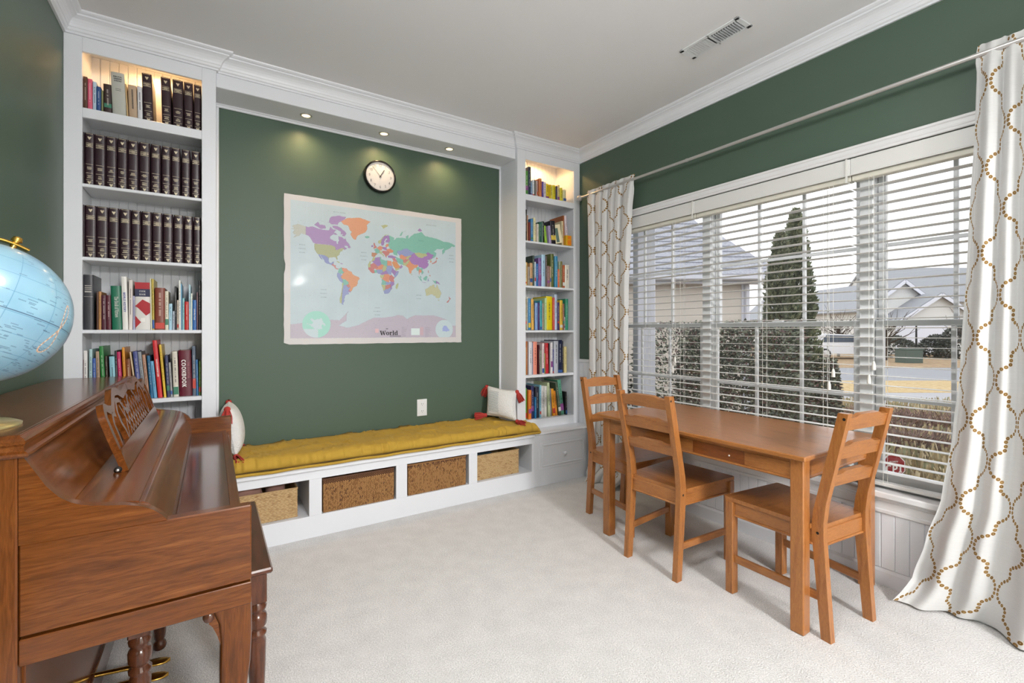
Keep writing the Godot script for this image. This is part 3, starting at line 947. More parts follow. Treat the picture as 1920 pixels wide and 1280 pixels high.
func chairs() -> void:
	var t := thing("dining_chair", "pine ladder-back chair at the curtain end of the table", "chair", Vector3.ZERO, "pine chairs round the table")
	# local axes: +z is the way the sitter looks
	for s in [-1.0, 1.0]:
		part(t, "front_leg", MB.new().span(s * 0.19 - 0.02, s * 0.19 + 0.02, 0.0, 0.437, 0.171, 0.211, 0.003), M.pine_y)
		# rear post: a bent stile from foot to top
		var prof := [[-0.245, 0.0], [-0.207, 0.0], [-0.172, 0.40], [-0.171, 0.46], [-0.178, 0.52], [-0.268, 0.915], [-0.271, 0.928], [-0.308, 0.928], [-0.306, 0.915], [-0.226, 0.55], [-0.217, 0.47], [-0.217, 0.40]]
		var x0: float = s * 0.1565 - 0.0145
		var ox: float = s * 0.012
		var pm := MB.new()
		pm.prism(pv(prof), Vector3(x0, 0, 0), Vector3(0, 0, 1), Vector3(0, 1, 0), Vector3(0.029, 0, 0), 25.0)
		var post := part(t, "rear_post", pm, M.pine_y)
		for h in [[0.905, -0.293], [0.425, -0.194]]:
			part(post, "screw_hole", MB.new().lathe([[0.0, 0.0004], [0.0055, 0.0004], [0.006, 0.0]], Vector3(s * 0.1565 + s * 0.0145, h[0], h[1]), 12, Vector3(s, 0, 0)), M.hole_black)
		part(t, "side_rail", MB.new().beam(Vector3(s * 0.158, 0.406, -0.175), Vector3(s * 0.186, 0.406, 0.175), 0.02, 0.058, 0.002, Vector3(1, 0, 0)), M.pine_z)
		part(t, "stretcher", MB.new().beam(Vector3(s * 0.157, 0.165, -0.2), Vector3(s * 0.188, 0.165, 0.175), 0.018, 0.034, 0.003, Vector3(1, 0, 0)), M.pine_z)
		part(t, "side_bead", MB.new().beam(Vector3(s * 0.168, 0.374, -0.175), Vector3(s * 0.196, 0.374, 0.175), 0.012, 0.010, 0.003, Vector3(1, 0, 0)), M.pine_z)
	part(t, "front_rail", MB.new().span(-0.17, 0.17, 0.377, 0.437, 0.182, 0.202, 0.002), M.pine_x)
	part(t, "front_bead", MB.new().span(-0.17, 0.17, 0.369, 0.379, 0.180, 0.207, 0.003), M.pine_x)
	part(t, "rear_rail", MB.new().span(-0.142, 0.142, 0.377, 0.437, -0.205, -0.185, 0.002), M.pine_x)
	part(t, "rear_bead", MB.new().span(-0.142, 0.142, 0.369, 0.379, -0.211, -0.185, 0.003), M.pine_x)
	part(t, "seat", MB.new().prism(pv([[-0.178, -0.17], [-0.206, 0.215], [-0.2, 0.222], [0.2, 0.222], [0.206, 0.215], [0.178, -0.17], [0.142, -0.17], [0.142, -0.2], [-0.142, -0.2], [-0.142, -0.17]]), Vector3(0, 0.437, 0), Vector3(1, 0, 0), Vector3(0, 0, 1), Vector3(0, 0.018, 0)), M.pine_x)
	for k in 3:
		var y: float = [0.860, 0.742, 0.622][k]
		var z: float = lerpf(-0.198, -0.289, (y + 0.03 - 0.52) / 0.4)
		var h: float = [0.054, 0.056, 0.052][k]
		var top := []
		for i in 21:
			var f := i / 20.0
			var u := absf(f - 0.5) * 2.0
			top.append([lerpf(0.143, -0.143, f), h * (0.5 + 0.5 * 0.0) + (0.010 * (1.0 - smoothstep(0.45, 0.7, u)) - 0.002 * smoothstep(0.7, 1.0, u))])
		var tilt := Vector3(0, 0.974, -0.225)
		part(t, "slat", MB.new().prism(pv([[-0.143, -h * 0.5], [0.143, -h * 0.5]] + top), Vector3(0, y + 0.027, z + 0.006), Vector3(1, 0, 0), tilt, Vector3(0, 0.225, 0.974) * 0.018 * -1.0, 30.0), M.pine_x)
	var spots := [[2.327, -2.158, -2.0, "pine ladder-back chair at the curtain end of the table, back to the bookcase"], [2.175, -1.667, 92.2, "pine ladder-back chair on the long side of the table, its back to the room"], [2.266, -1.089, 174.3, "pine ladder-back chair at the near end of the table, beside the long curtain"]]
	for k in 3:
		var o: Node3D = t
		if k > 0:
			o = t.duplicate()
			o.name = numbered("dining_chair")
			add_child(o)
		o.position = Vector3(spots[k][0], 0, spots[k][1])
		o.rotation_degrees = Vector3(0, spots[k][2], 0)
		o.set_meta("label", spots[k][3])

func dots_image() -> ImageTexture:
	# one repeat of an ogee trellis of embroidered dots, 0.26 m wide and 0.35 m high
	var W := 520
	var H := 700
	var im := Image.create(W, H, false, Image.FORMAT_RGB8)
	var f := FastNoiseLite.new()
	f.seed = 5
	f.frequency = 0.02
	for y in H:
		var row := f.get_noise_2d(0, y * 9.0) * 0.018
		for x in W:
			var k := row + f.get_noise_2d(x * 0.7, y * 14.0) * 0.022
			im.set_pixel(x, y, Color(0.83 + k, 0.83 + k, 0.828 + k))
	var w := 0.26
	var h := 0.35
	var r := 0.056
	var dl := 0.009
	var line := []
	for k in 13:
		var a := deg_to_rad(-72.0 + 12.0 * k)
		line.append(Vector2(dl + r - r * cos(a), r * sin(a)))
	var e0: Vector2 = line[12]
	var xm := w / 4.0
	line.append(Vector2(xm, e0.y + 0.012))
	line.append(Vector2(xm, h / 2 - e0.y - 0.012))
	for k in 13:
		var a := deg_to_rad(-72.0 + 12.0 * k)
		line.append(Vector2(w / 2 - dl - r + r * cos(a), h / 2 + r * sin(a)))
	line.append(Vector2(xm, h / 2 + e0.y + 0.012))
	line.append(Vector2(xm, h - e0.y - 0.012))
	line.append(Vector2(line[0].x, h + line[0].y))
	var c := Curve2D.new()
	c.bake_interval = 0.002
	for p in line:
		c.add_point(p)
	var n := int(c.get_baked_length() / 0.0176)
	for k in n:
		var p := c.sample_baked(c.get_baked_length() * k / n)
		for mirror in [1.0, -1.0]:
			var cx := int(fposmod(p.x * mirror, w) / w * W)
			var cy := int(fposmod(p.y, h) / h * H)
			var tone := 0.06 * sin(k * 2.3)
			for dy in range(-15, 16):
				for dx in range(-15, 16):
					var q := Vector2(dx, dy).length()
					if q < 15.0:
						var col := Color(0.50 + tone, 0.375 + tone, 0.18 + tone)
						if q < 5.0: col = Color(0.66, 0.56, 0.40)
						elif q > 12.5: col = Color(0.64, 0.50, 0.28)
						im.set_pixel(posmod(cx + dx, W), posmod(cy + dy, H), col)
	im.generate_mipmaps()
	return ImageTexture.create_from_image(im)

func curtains() -> void:
	var cm := mat("curtain_cloth", Color.WHITE, 0.9)
	cm.albedo_texture = dots_image()
	cm.backlight_enabled = true
	cm.backlight = Color(0.35, 0.35, 0.34)
	cm.cull_mode = BaseMaterial3D.CULL_DISABLED
	var specs := [
		{"y": [0.005, 0.03, 0.12, 0.3, 0.6, 0.95, 1.6, 2.2, 2.38, 2.445], "l": [-3.0, -3.015, -2.99, -2.985, -2.985, -2.985, -2.985, -2.99, -3.0, -3.0], "r": [-2.63, -2.60, -2.57, -2.565, -2.565, -2.56, -2.545, -2.50, -2.475, -2.465], "x": [2.685, 2.69, 2.715, 2.715, 2.715, 2.715, 2.71, 2.70, 2.70, 2.70], "fab": 0.8, "folds": 6.5, "amp": 0.034, "seed": 1},
		{"y": [0.012, 0.03, 0.12, 0.3, 0.52, 0.8, 1.1, 1.6, 2.2, 2.38, 2.445], "l": [-0.85, -0.835, -0.80, -0.755, -0.70, -0.665, -0.64, -0.615, -0.59, -0.585, -0.58], "r": [0.12, 0.12, 0.10, 0.06, 0.03, 0.0, -0.02, -0.04, -0.05, -0.05, -0.05], "x": [2.715, 2.715, 2.712, 2.71, 2.71, 2.71, 2.705, 2.70, 2.70, 2.70, 2.70], "fab": 1.3, "folds": 7.0, "amp": 0.05, "seed": 4},
	]
	for k in 2:
		var s: Dictionary = specs[k]
		var t := thing("curtain", ["white curtain with gold dotted trellis hanging beside the bookcase", "long white curtain with gold dotted trellis pooling on the carpet"][k], "curtain", Vector3(2.7, 0, (s.l[0] + s.r[0]) / 2), "window curtains")
		var nj := 220
		var yy := []
		var n := 70
		for i in n + 1:
			yy.append(lerpf(s.y[0], 2.445, i / float(n)))
		var g := RandomNumberGenerator.new()
		g.seed = s.seed
		var ph := []
		for i in 8:
			ph.append(g.randf() * TAU)
		var rows := []
		for y in yy:
			var i := 0
			while i < s.y.size() - 2 and y > s.y[i + 1]:
				i += 1
			var f := clampf((y - s.y[i]) / (s.y[i + 1] - s.y[i]), 0, 1)
			f = smoothstep(0.0, 1.0, f) * 0.5 + f * 0.5
			var zl := lerpf(s.l[i], s.l[i + 1], f)
			var zr := lerpf(s.r[i], s.r[i + 1], f)
			var xc := lerpf(s.x[i], s.x[i + 1], f)
			var pinch := 1.0 - 0.55 * exp(-pow((y - 2.405) / 0.05, 2.0))
			var row := PackedVector3Array()
			for j in nj + 1:
				var u := j / float(nj)
				var w := u + 0.025 * sin(u * 9.0 + ph[0]) + 0.012 * sin(u * 23.0 + ph[1]) + 0.006 * sin(y * 2.0 + u * 12.0)
				var p: float = TAU * s.folds * w + 0.35 * sin(y * 1.3 + ph[2])
				var fold := sin(p) + 0.28 * sin(2.0 * p + ph[3]) + 0.35 * sin(p * 0.5 + ph[4])
				var amp: float = s.amp * pinch * (0.7 + 0.3 * sin(u * 7.0 + ph[5]))
				if y > 2.36: amp *= 0.85
				var x := xc + fold * amp * 0.8
				if y < 0.12:
					x -= (0.12 - y) * (0.25 + 0.5 * sin(u * 11.0 + ph[6]))
				var z := lerpf(zl, zr, u) + cos(p) * amp * 0.35
				row.append(Vector3(minf(x, 2.762), y + (0.006 * sin(p) if y > 2.43 else 0.0), z))
			rows.append(row)
		var m := MB.new().grid(rows)
		for i in m.uv.size():
			m.uv[i] = Vector2(m.uv[i].x * s.fab / 0.26, -m.v[i].y / 0.35)
		part(t, "cloth", m, cm)
	var r := thing("curtain_rod", "slim brushed nickel curtain rod with round finials above the window", "curtain rod", Vector3(2.7, 2.405, -1.5))
	part(r, "rod", MB.new().tube([Vector3(2.7, 2.41, -3.05), Vector3(2.7, 2.405, -2.0), Vector3(2.7, 2.408, 0.15)], 0.0105, 14), M.nickel)
	part(r, "collar", MB.new().lathe([[0.0105, 0], [0.0125, 0.001], [0.0125, 0.012], [0.0105, 0.013]], Vector3(2.7, 2.405, -2.0), 16, Vector3(0, 0, 1)), M.nickel)
	for e in [[-3.05, -1.0], [0.15, 1.0]]:
		part(r, "finial", MB.new().lathe([[0.0115, -0.01], [0.014, 0.0], [0.010, 0.006], [0.018, 0.012], [0.026, 0.026], [0.027, 0.036], [0.021, 0.050], [0.010, 0.058], [0, 0.060]], Vector3(2.7, 2.41, e[0]), 20, Vector3(0, 0, e[1])), M.nickel)
	for z in [-2.96, 0.05]:
		part(r, "bracket", MB.new().span(2.70, 2.778, 2.392, 2.399, z - 0.006, z + 0.006, 0.002).span(2.772, 2.78, 2.37, 2.43, z - 0.012, z + 0.012, 0.003), M.nickel)

func blinds() -> void:
	var zs := [[-2.855, -1.988], [-1.984, -1.067], [-1.063, -0.095]]
	for k in 3:
		var z0: float = zs[k][0]
		var z1: float = zs[k][1]
		var zc := (z0 + z1) / 2
		var t := thing("window_blind", ["open white slatted blind next to the bookcase-side curtain", "open white slatted blind in the middle of the window", "open white slatted blind next to the long curtain"][k], "blind", Vector3(2.81, 0.46, zc), "slatted blinds")
		part(t, "headrail", MB.new().span(2.786, 2.834, 2.026, 2.062, z0, z1, 0.003), M.headrail_cream)
		part(t, "valance", MB.new().span(2.770, 2.782, 2.052, 2.139, z0 - 0.002, z1 + 0.002, 0.003).span(2.768, 2.782, 2.052, 2.060, z0 - 0.002, z1 + 0.002, 0.002), M.blind_white)
		part(t, "valance_clip", MB.new().span(2.765, 2.769, 2.02, 2.141, z1 - 0.018, z1 - 0.008, 0.001).span(2.765, 2.8, 2.0185, 2.0215, z1 - 0.018, z1 - 0.008), M.cord_white)
		var sm := MB.new().boxt(Transform3D(Basis(Vector3(0, 0, 1), deg_to_rad(-2.0)), Vector3.ZERO), Vector3(0.05, 0.0028, z1 - z0 - 0.004), 0.001).mesh()
		var y := 1.982
		while y > 0.525:
			var o := MeshInstance3D.new()
			o.name = "slat"
			o.mesh = sm
			o.material_override = M.blind_white
			t.add_child(o, true)
			o.position = Vector3(2.81, y, zc) - t.position
			y -= 0.0478
		part(t, "bottom_rail", MB.new().span(2.786, 2.834, 0.482, 0.5, z0, z1, 0.004), M.blind_white)
		for f in [0.14, 0.5, 0.86]:
			var z := lerpf(z0, z1, f)
			var c := MB.new()
			for x in [2.7838, 2.8362]:
				c.span(x - 0.0007, x + 0.0007, 0.5, 2.02, z - 0.0007, z + 0.0007)
			c.span(2.8093, 2.8107, 0.5, 2.02, z + 0.008, z + 0.0094)
			part(t, "ladder_cord", c, M.cord_white)
		var cords: Array = [[-2.17, 1.0], [-1.165, 0.98], [-0.985, 1.03]]
		var zz: float = cords[k][0]
		for j in 2:
			var yb: float = cords[k][1] + 0.07 * j
			var z := zz + 0.02 * j - (0.25 if k == 2 else 0.0) * 0.0
			part(t, "pull_cord", MB.new().span(2.7785, 2.780, yb, 2.03, z - 0.0008, z + 0.0008), M.cord_white)
			part(t, "tassel", MB.new().lathe([[0.009, -0.045], [0.0085, -0.02], [0.005, -0.004], [0.002, 0.0]], Vector3(2.779, yb, z), 12), M.cord_white)

func cushions() -> void:
	var ym := mat("mustard_cloth", Color(0.70, 0.56, 0.19), 0.85)
	ym.rim_enabled = true
	ym.rim = 0.25
	var t := thing("bench_cushion", "long mustard yellow cushion lying on the white bench", "cushion", Vector3(1.1, 0.43, -3.2))
	var f := FastNoiseLite.new()
	f.seed = 12
	f.frequency = 1.0
	var ring := []
	# z across, y up; top from back to front, then front edge, then the underside
	for k in 15: ring.append([lerpf(-3.43, -3.02, k / 14.0), 0.512, 1.0])
	for k in 7:
		var a := PI / 2 - PI * (k + 0.5) / 7.0
		ring.append([-3.02 + 0.034 * cos(a), 0.478 + 0.034 * sin(a), 0.0])
	for k in 4: ring.append([lerpf(-3.02, -3.43, k / 3.0), 0.4325, 0.0])
	ring.append([-3.434, 0.47, 0.0])
	var rows := []
	var n := 420
	for i in n + 1:
		var fx := i / float(n)
		var row := PackedVector3Array()
		for q in ring:
			var z: float = q[0]
			var xe := lerpf(2.075, 2.205, smoothstep(-3.20, -3.14, z))
			var x := lerpf(0.04, xe, fx)
			var edge := minf(fx, 1.0 - fx) * 2.1
			var plump := sqrt(clampf(edge / 0.05, 0.0, 1.0))
			var y: float = q[1]
			y = 0.4325 + (y - 0.4325) * lerpf(0.35, 1.0, plump)
			if q[2] > 0.5:
				y += 0.010 * f.get_noise_2d(x * 2.2, z * 5.0) * plump + 0.016 * pow(1.0 - absf(f.get_noise_2d(x * 2.6 + z * 2.0, z * 5.0 - x * 1.2)), 7.0) * plump
			elif y > 0.45:
				z += 0.011 * sin(x * 75.0 + 9.0 * f.get_noise_1d(x * 4.0)) * clampf((y - 0.44) / 0.05, 0, 1) * (0.25 + 1.3 * absf(f.get_noise_1d(x * 3.0 + 9.0)))
			row.append(Vector3(x, y, z))
		rows.append(row)
	var m := MB.new().grid(rows, false, true)
	for e in [0, n]:
		for j in range(1, ring.size() - 1):
			if e == 0: m.tri(rows[e][0], rows[e][j + 1], rows[e][j])
			else: m.tri(rows[e][0], rows[e][j], rows[e][j + 1])
	part(t, "cover", m, ym)
	var pp := []
	for k in 60: pp.append(Vector3(lerpf(0.04, 2.195, k / 59.0), 0.440 + 0.002 * sin(k * 0.7), -2.988 + 0.002 * sin(k * 1.1)))
	pp.append(Vector3(2.212, 0.440, -3.0)); pp.append(Vector3(2.216, 0.440, -3.03)); pp.append(Vector3(2.214, 0.44, -3.15))
	part(t, "piping", MB.new().tube(pp, 0.0085, 10), ym)
	var zp := []
	for k in 50: zp.append(Vector3(lerpf(0.10, 1.98, k / 49.0), 0.4515 + 0.0025 * sin(k * 0.55), -2.9885 + 0.001 * sin(k * 0.9)))
	part(t, "dark_gap_line", MB.new().tube(zp, 0.0022, 6), mat("gap_brown", Color(0.30, 0.22, 0.10), 0.7))  # dark strip drawn for the shaded gap between cushion and piping
	var wc := mat("pillow_cloth", Color(0.86, 0.86, 0.855), 0.95)
	var pb := noise_tex(8, 0.09, [[0.0, Color(0, 0, 0)], [1.0, Color(1, 1, 1)]], 256, 3)
	wc.uv1_triplanar = true
	wc.uv1_scale = Vector3(4, 4, 4)
	bump(wc, pb, 0.5)
	var rm := mat("tassel_red", Color(0.70, 0.225, 0.20), 0.9)
	mat("pillow_stitch", Color(0.55, 0.60, 0.60), 0.9)
	throw_pillow("white woven throw pillow with coral tassels at the window end of the bench", Vector3(1.902, 0.558, -3.325), Vector3(2.046, 0.53, -3.095), Vector3(1.952, 0.788, -3.40), 0.055, wc, rm, true)
	throw_pillow("white throw pillow with coral tassels at the piano end of the bench", Vector3(0.115, 0.53, -3.10), Vector3(0.13, 0.53, -3.40), Vector3(0.075, 0.81, -3.12), 0.065, wc, rm, false)

func throw_pillow(label: String, bl: Vector3, br: Vector3, tl: Vector3, thick: float, wc: Material, rm: Material, stitched: bool) -> void:
	var ex := (br - bl) * 0.5
	var ey := (tl - bl) * 0.5
	var en := ex.cross(ey).normalized()
	var c := bl + ex + ey
	var t := thing("throw_pillow", label, "pillow", c, "bench pillows")
	var nn := 24
	var m := MB.new()
	for sd in [1.0, -1.0]:
		var rows := []
		for i in nn + 1:
			var row := PackedVector3Array()
			for j in nn + 1:
				var u := j / float(nn) * 2.0 - 1.0
				var v := i / float(nn) * 2.0 - 1.0
				var pin := 1.0 - 0.07 * (1.0 - absf(u * v)) * pow(maxf(absf(u), absf(v)), 3.0)
				var th := thick * pow(maxf(0.0, (1.0 - u * u) * (1.0 - v * v)), 0.42)
				row.append(c + ex * u * pin + ey * v * pin + en * th * sd)
			rows.append(row)
		m.grid(rows, false, false, sd < 0.0)
	part(t, "cover", m, wc)
	if stitched:
		var st := MB.new()
		for i in 16:
			for j in 12:
				var u := -0.78 + j * 0.062 + (0.02 if i % 2 else 0.0)
				var v := -0.72 + i * 0.092
				var th := thick * pow(maxf(0.0, (1.0 - u * u) * (1.0 - v * v)), 0.42)
				st.boxt(Transform3D(Basis(ex.normalized(), ey.normalized(), en), c + ex * u * 0.95 + ey * v * 0.95 + en * (th + 0.0012)), Vector3(0.006, 0.004, 0.002))
		var so := part(t, "stitching", st, M.pillow_stitch)
		so.set_meta("kind", "stuff")
	for u in [-1.0, 1.0]:
		for v in [-1.0, 1.0]:
			var p = c + ex * u + ey * v
			var dir = (ex * u + ey * v).normalized() * 0.35 + Vector3(0, -0.75, 0)
			if v < 0.0: dir = (ex * u * 0.8 + ey * v * 0.2).normalized() * 0.9 + en * 0.3 + Vector3(0, -0.12, 0.12)
			dir = dir.normalized()
			var tm := MB.new()
			tm.lathe([[0.006, -0.006], [0.015, 0.0], [0.018, 0.010], [0.013, 0.020], [0.017, 0.026]], p, 12, dir)
			var g := RandomNumberGenerator.new()
			g.seed = int(u * 3 + v * 7 + 40)
			for k in 46:
				var a := g.randf() * TAU
				var rr := sqrt(g.randf())
				var e1 = dir.cross(Vector3(0.3, 0.5, 0.8)).normalized()
				var e2 = dir.cross(e1)
				var off = (e1 * cos(a) + e2 * sin(a)) * rr
				tm.tube([p + dir * 0.016 + off * 0.013, p + dir * 0.05 + off * 0.027, p + dir * (0.088 + g.randf() * 0.014) + off * 0.031], 0.003, 5)
			part(t, "tassel", tm, rm)

func baskets() -> void:
	var tones := {"straw": [Color(0.76, 0.65, 0.48), Color(0.69, 0.57, 0.40), Color(0.57, 0.44, 0.28)], "brown": [Color(0.66, 0.50, 0.31), Color(0.54, 0.38, 0.22), Color(0.35, 0.22, 0.14)]}
	for k in tones:
		for i in 3:
			mat("%s_%d" % [k, i], tones[k][i], 0.75)
		mat(k + "_core", tones[k][1], 0.9)
	var specs := [
		["pale straw basket with pinkish things in it, nearest the piano", 0.06, 0.432, 0.305, -3.045, "straw", false],
		["brown braided basket with a dark top band, left of the middle pair", 0.575, 1.018, 0.336, -3.022, "brown", true],
		["brown braided basket filling its cubby, right of the middle pair", 1.118, 1.555, 0.338, -3.022, "brown", true],
		["tan woven basket in the cubby next to the drawer", 1.655, 2.035, 0.315, -3.045, "straw", false],
	]
	for si in 4:
		var s: Array = specs[si]
		var x0: float = s[1]
		var x1: float = s[2]
		var h: float = s[3]
		var zf: float = s[4]
		var zb := -3.36
		var y0 := 0.133
		var t := thing("woven_basket", s[0], "basket", Vector3((x0 + x1) / 2, y0, (zf + zb) / 2), "bench baskets")
		var core := MB.new()
		var th := 0.006
		core.span(x0, x1, y0, h, zf - 0.008, zf - 0.003).span(x0, x1, y0, h, zb, zb + th).span(x0, x0 + th, y0, h, zb, zf - 0.004).span(x1 - th, x1, y0, h, zb, zf - 0.004).span(x0, x1, y0, y0 + th, zb, zf - 0.004)
		part(t, "body", core, M[s[5] + "_core"])
		var g := RandomNumberGenerator.new()
		g.seed = 50 + si
		var mbs := [MB.new(), MB.new(), MB.new()]
		# braided stitches on the front and on the side that shows
		for face in 2:
			var w := (x1 - x0) if face == 0 else (zf - zb)
			var eu := Vector3(1, 0, 0) if face == 0 else Vector3(0, 0, -1)
			var en := Vector3(0, 0, 1) if face == 0 else Vector3(1, 0, 0)
			var o := Vector3(x0, y0, zf - 0.003) if face == 0 else Vector3(x1, y0, zf - 0.004)
			if s[6]:
				var nc := int(w / 0.0135)
				var nr := int((h - y0) / 0.0125)
				for i in nc:
					for j in nr:
						for d in [-1.0, 1.0]:
							var u = (i + 0.5 + d * 0.22) * w / nc
							var v: float = (j + 0.5 + (0.25 if d > 0 else 0.0)) * (h - y0 - 0.004) / nr
							var tone := clampi(int(g.randfn(0.7, 0.7)), 0, 2)
							if si == 1 and v > (h - y0) * 0.86: tone = 2
							elif v > (h - y0) * 0.9 and g.randf() < 0.6: tone = 2
							stitch(mbs[tone], o + eu * u + Vector3(0, v, 0), (eu * -d * 0.42 + Vector3(0, 1, 0)).normalized(), en, 0.0085, 0.0029, 0.0042)
			else:
				var nr2 := int((h - y0) / 0.0155)
				var nc2 := int(w / 0.021)
				for j in nr2:
					for i in nc2:
						for d in [-1.0, 1.0]:
							var u: float = (i + 0.5 + (0.25 if d > 0 else 0.0) + 0.3 * (j % 2)) * w / (nc2 + 0.6)
							var v = (j + 0.5 + d * 0.22) * (h - y0) / nr2
							var tone := clampi(int(g.randfn(0.55, 0.7)), 0, 2)
							stitch(mbs[tone], o + eu * u + Vector3(0, v, 0), (eu + Vector3(0, -d * 0.35, 0)).normalized(), en, 0.0125, 0.0036, 0.0048)
		for i in 3:
			var wv := part(t, "weave", mbs[i], M["%s_%d" % [s[5], i]])
			wv.set_meta("kind", "stuff")
		var rim := [Vector3(x0, h, zf - 0.004), Vector3(x1, h, zf - 0.004), Vector3(x1, h, zb), Vector3(x0, h, zb)]
		for k in 4:
			part(t, "rim", MB.new().tube([rim[k], rim[(k + 1) % 4]], 0.0055, 8), M["%s_%d" % [s[5], 2 if si == 1 else 1]])
	# what lies in the two open baskets
	var pk := mat("blush_cloth", Color(0.62, 0.47, 0.42), 0.9)
	for d in [[Vector3(0.17, 0.27, -3.15), Vector3(0.09, 0.075, 0.08), "blush cloth bundle lying in the straw basket by the piano"], [Vector3(0.33, 0.275, -3.2), Vector3(0.055, 0.06, 0.06), "smaller brownish cloth roll beside the blush bundle in the straw basket"]]:
		var o := thing("cloth_bundle", d[2], "cloth", d[0])
		var rows := []
		for i in 13:
			var la := -PI / 2 + PI * i / 12.0
			var r := PackedVector3Array()
			for j in 20:
				var lo := -TAU * j / 20.0
				var k := 1.0 + 0.06 * sin(lo * 3.0 + i * 0.8)
				r.append(d[0] + Vector3(cos(la) * cos(lo) * d[1].x * k, sin(la) * d[1].y, cos(la) * sin(lo) * d[1].z * k))
			rows.append(r)
		part(o, "folds", MB.new().grid(rows, false, true), pk)
	var bl := thing("cloth_bundle", "dark teal cloth folded in the tan basket next to the drawer", "cloth", Vector3(1.75, 0.26, -3.18))
	part(bl, "folds", MB.new().span(1.67, 1.84, 0.20, 0.318, -3.3, -3.07, 0.03), mat("teal_cloth", Color(0.10, 0.20, 0.24), 0.9))

func stitch(m: MB, p: Vector3, along: Vector3, out: Vector3, l: float, w: float, h: float) -> void:
	# a plump grain-shaped loop of straw
	var sd := along.cross(out).normalized()
	var rows := []
	for i in 5:
		var f := i / 4.0 * 2.0 - 1.0
		var r := sqrt(maxf(0.02, 1.0 - f * f))
		var row := PackedVector3Array()
		for k in 5:
			var a := PI * k / 4.0
			row.append(p + along * f * l + sd * cos(a) * w * r + out * sin(a) * h * r)
		rows.append(row)
	m.grid(rows, false, false, true)

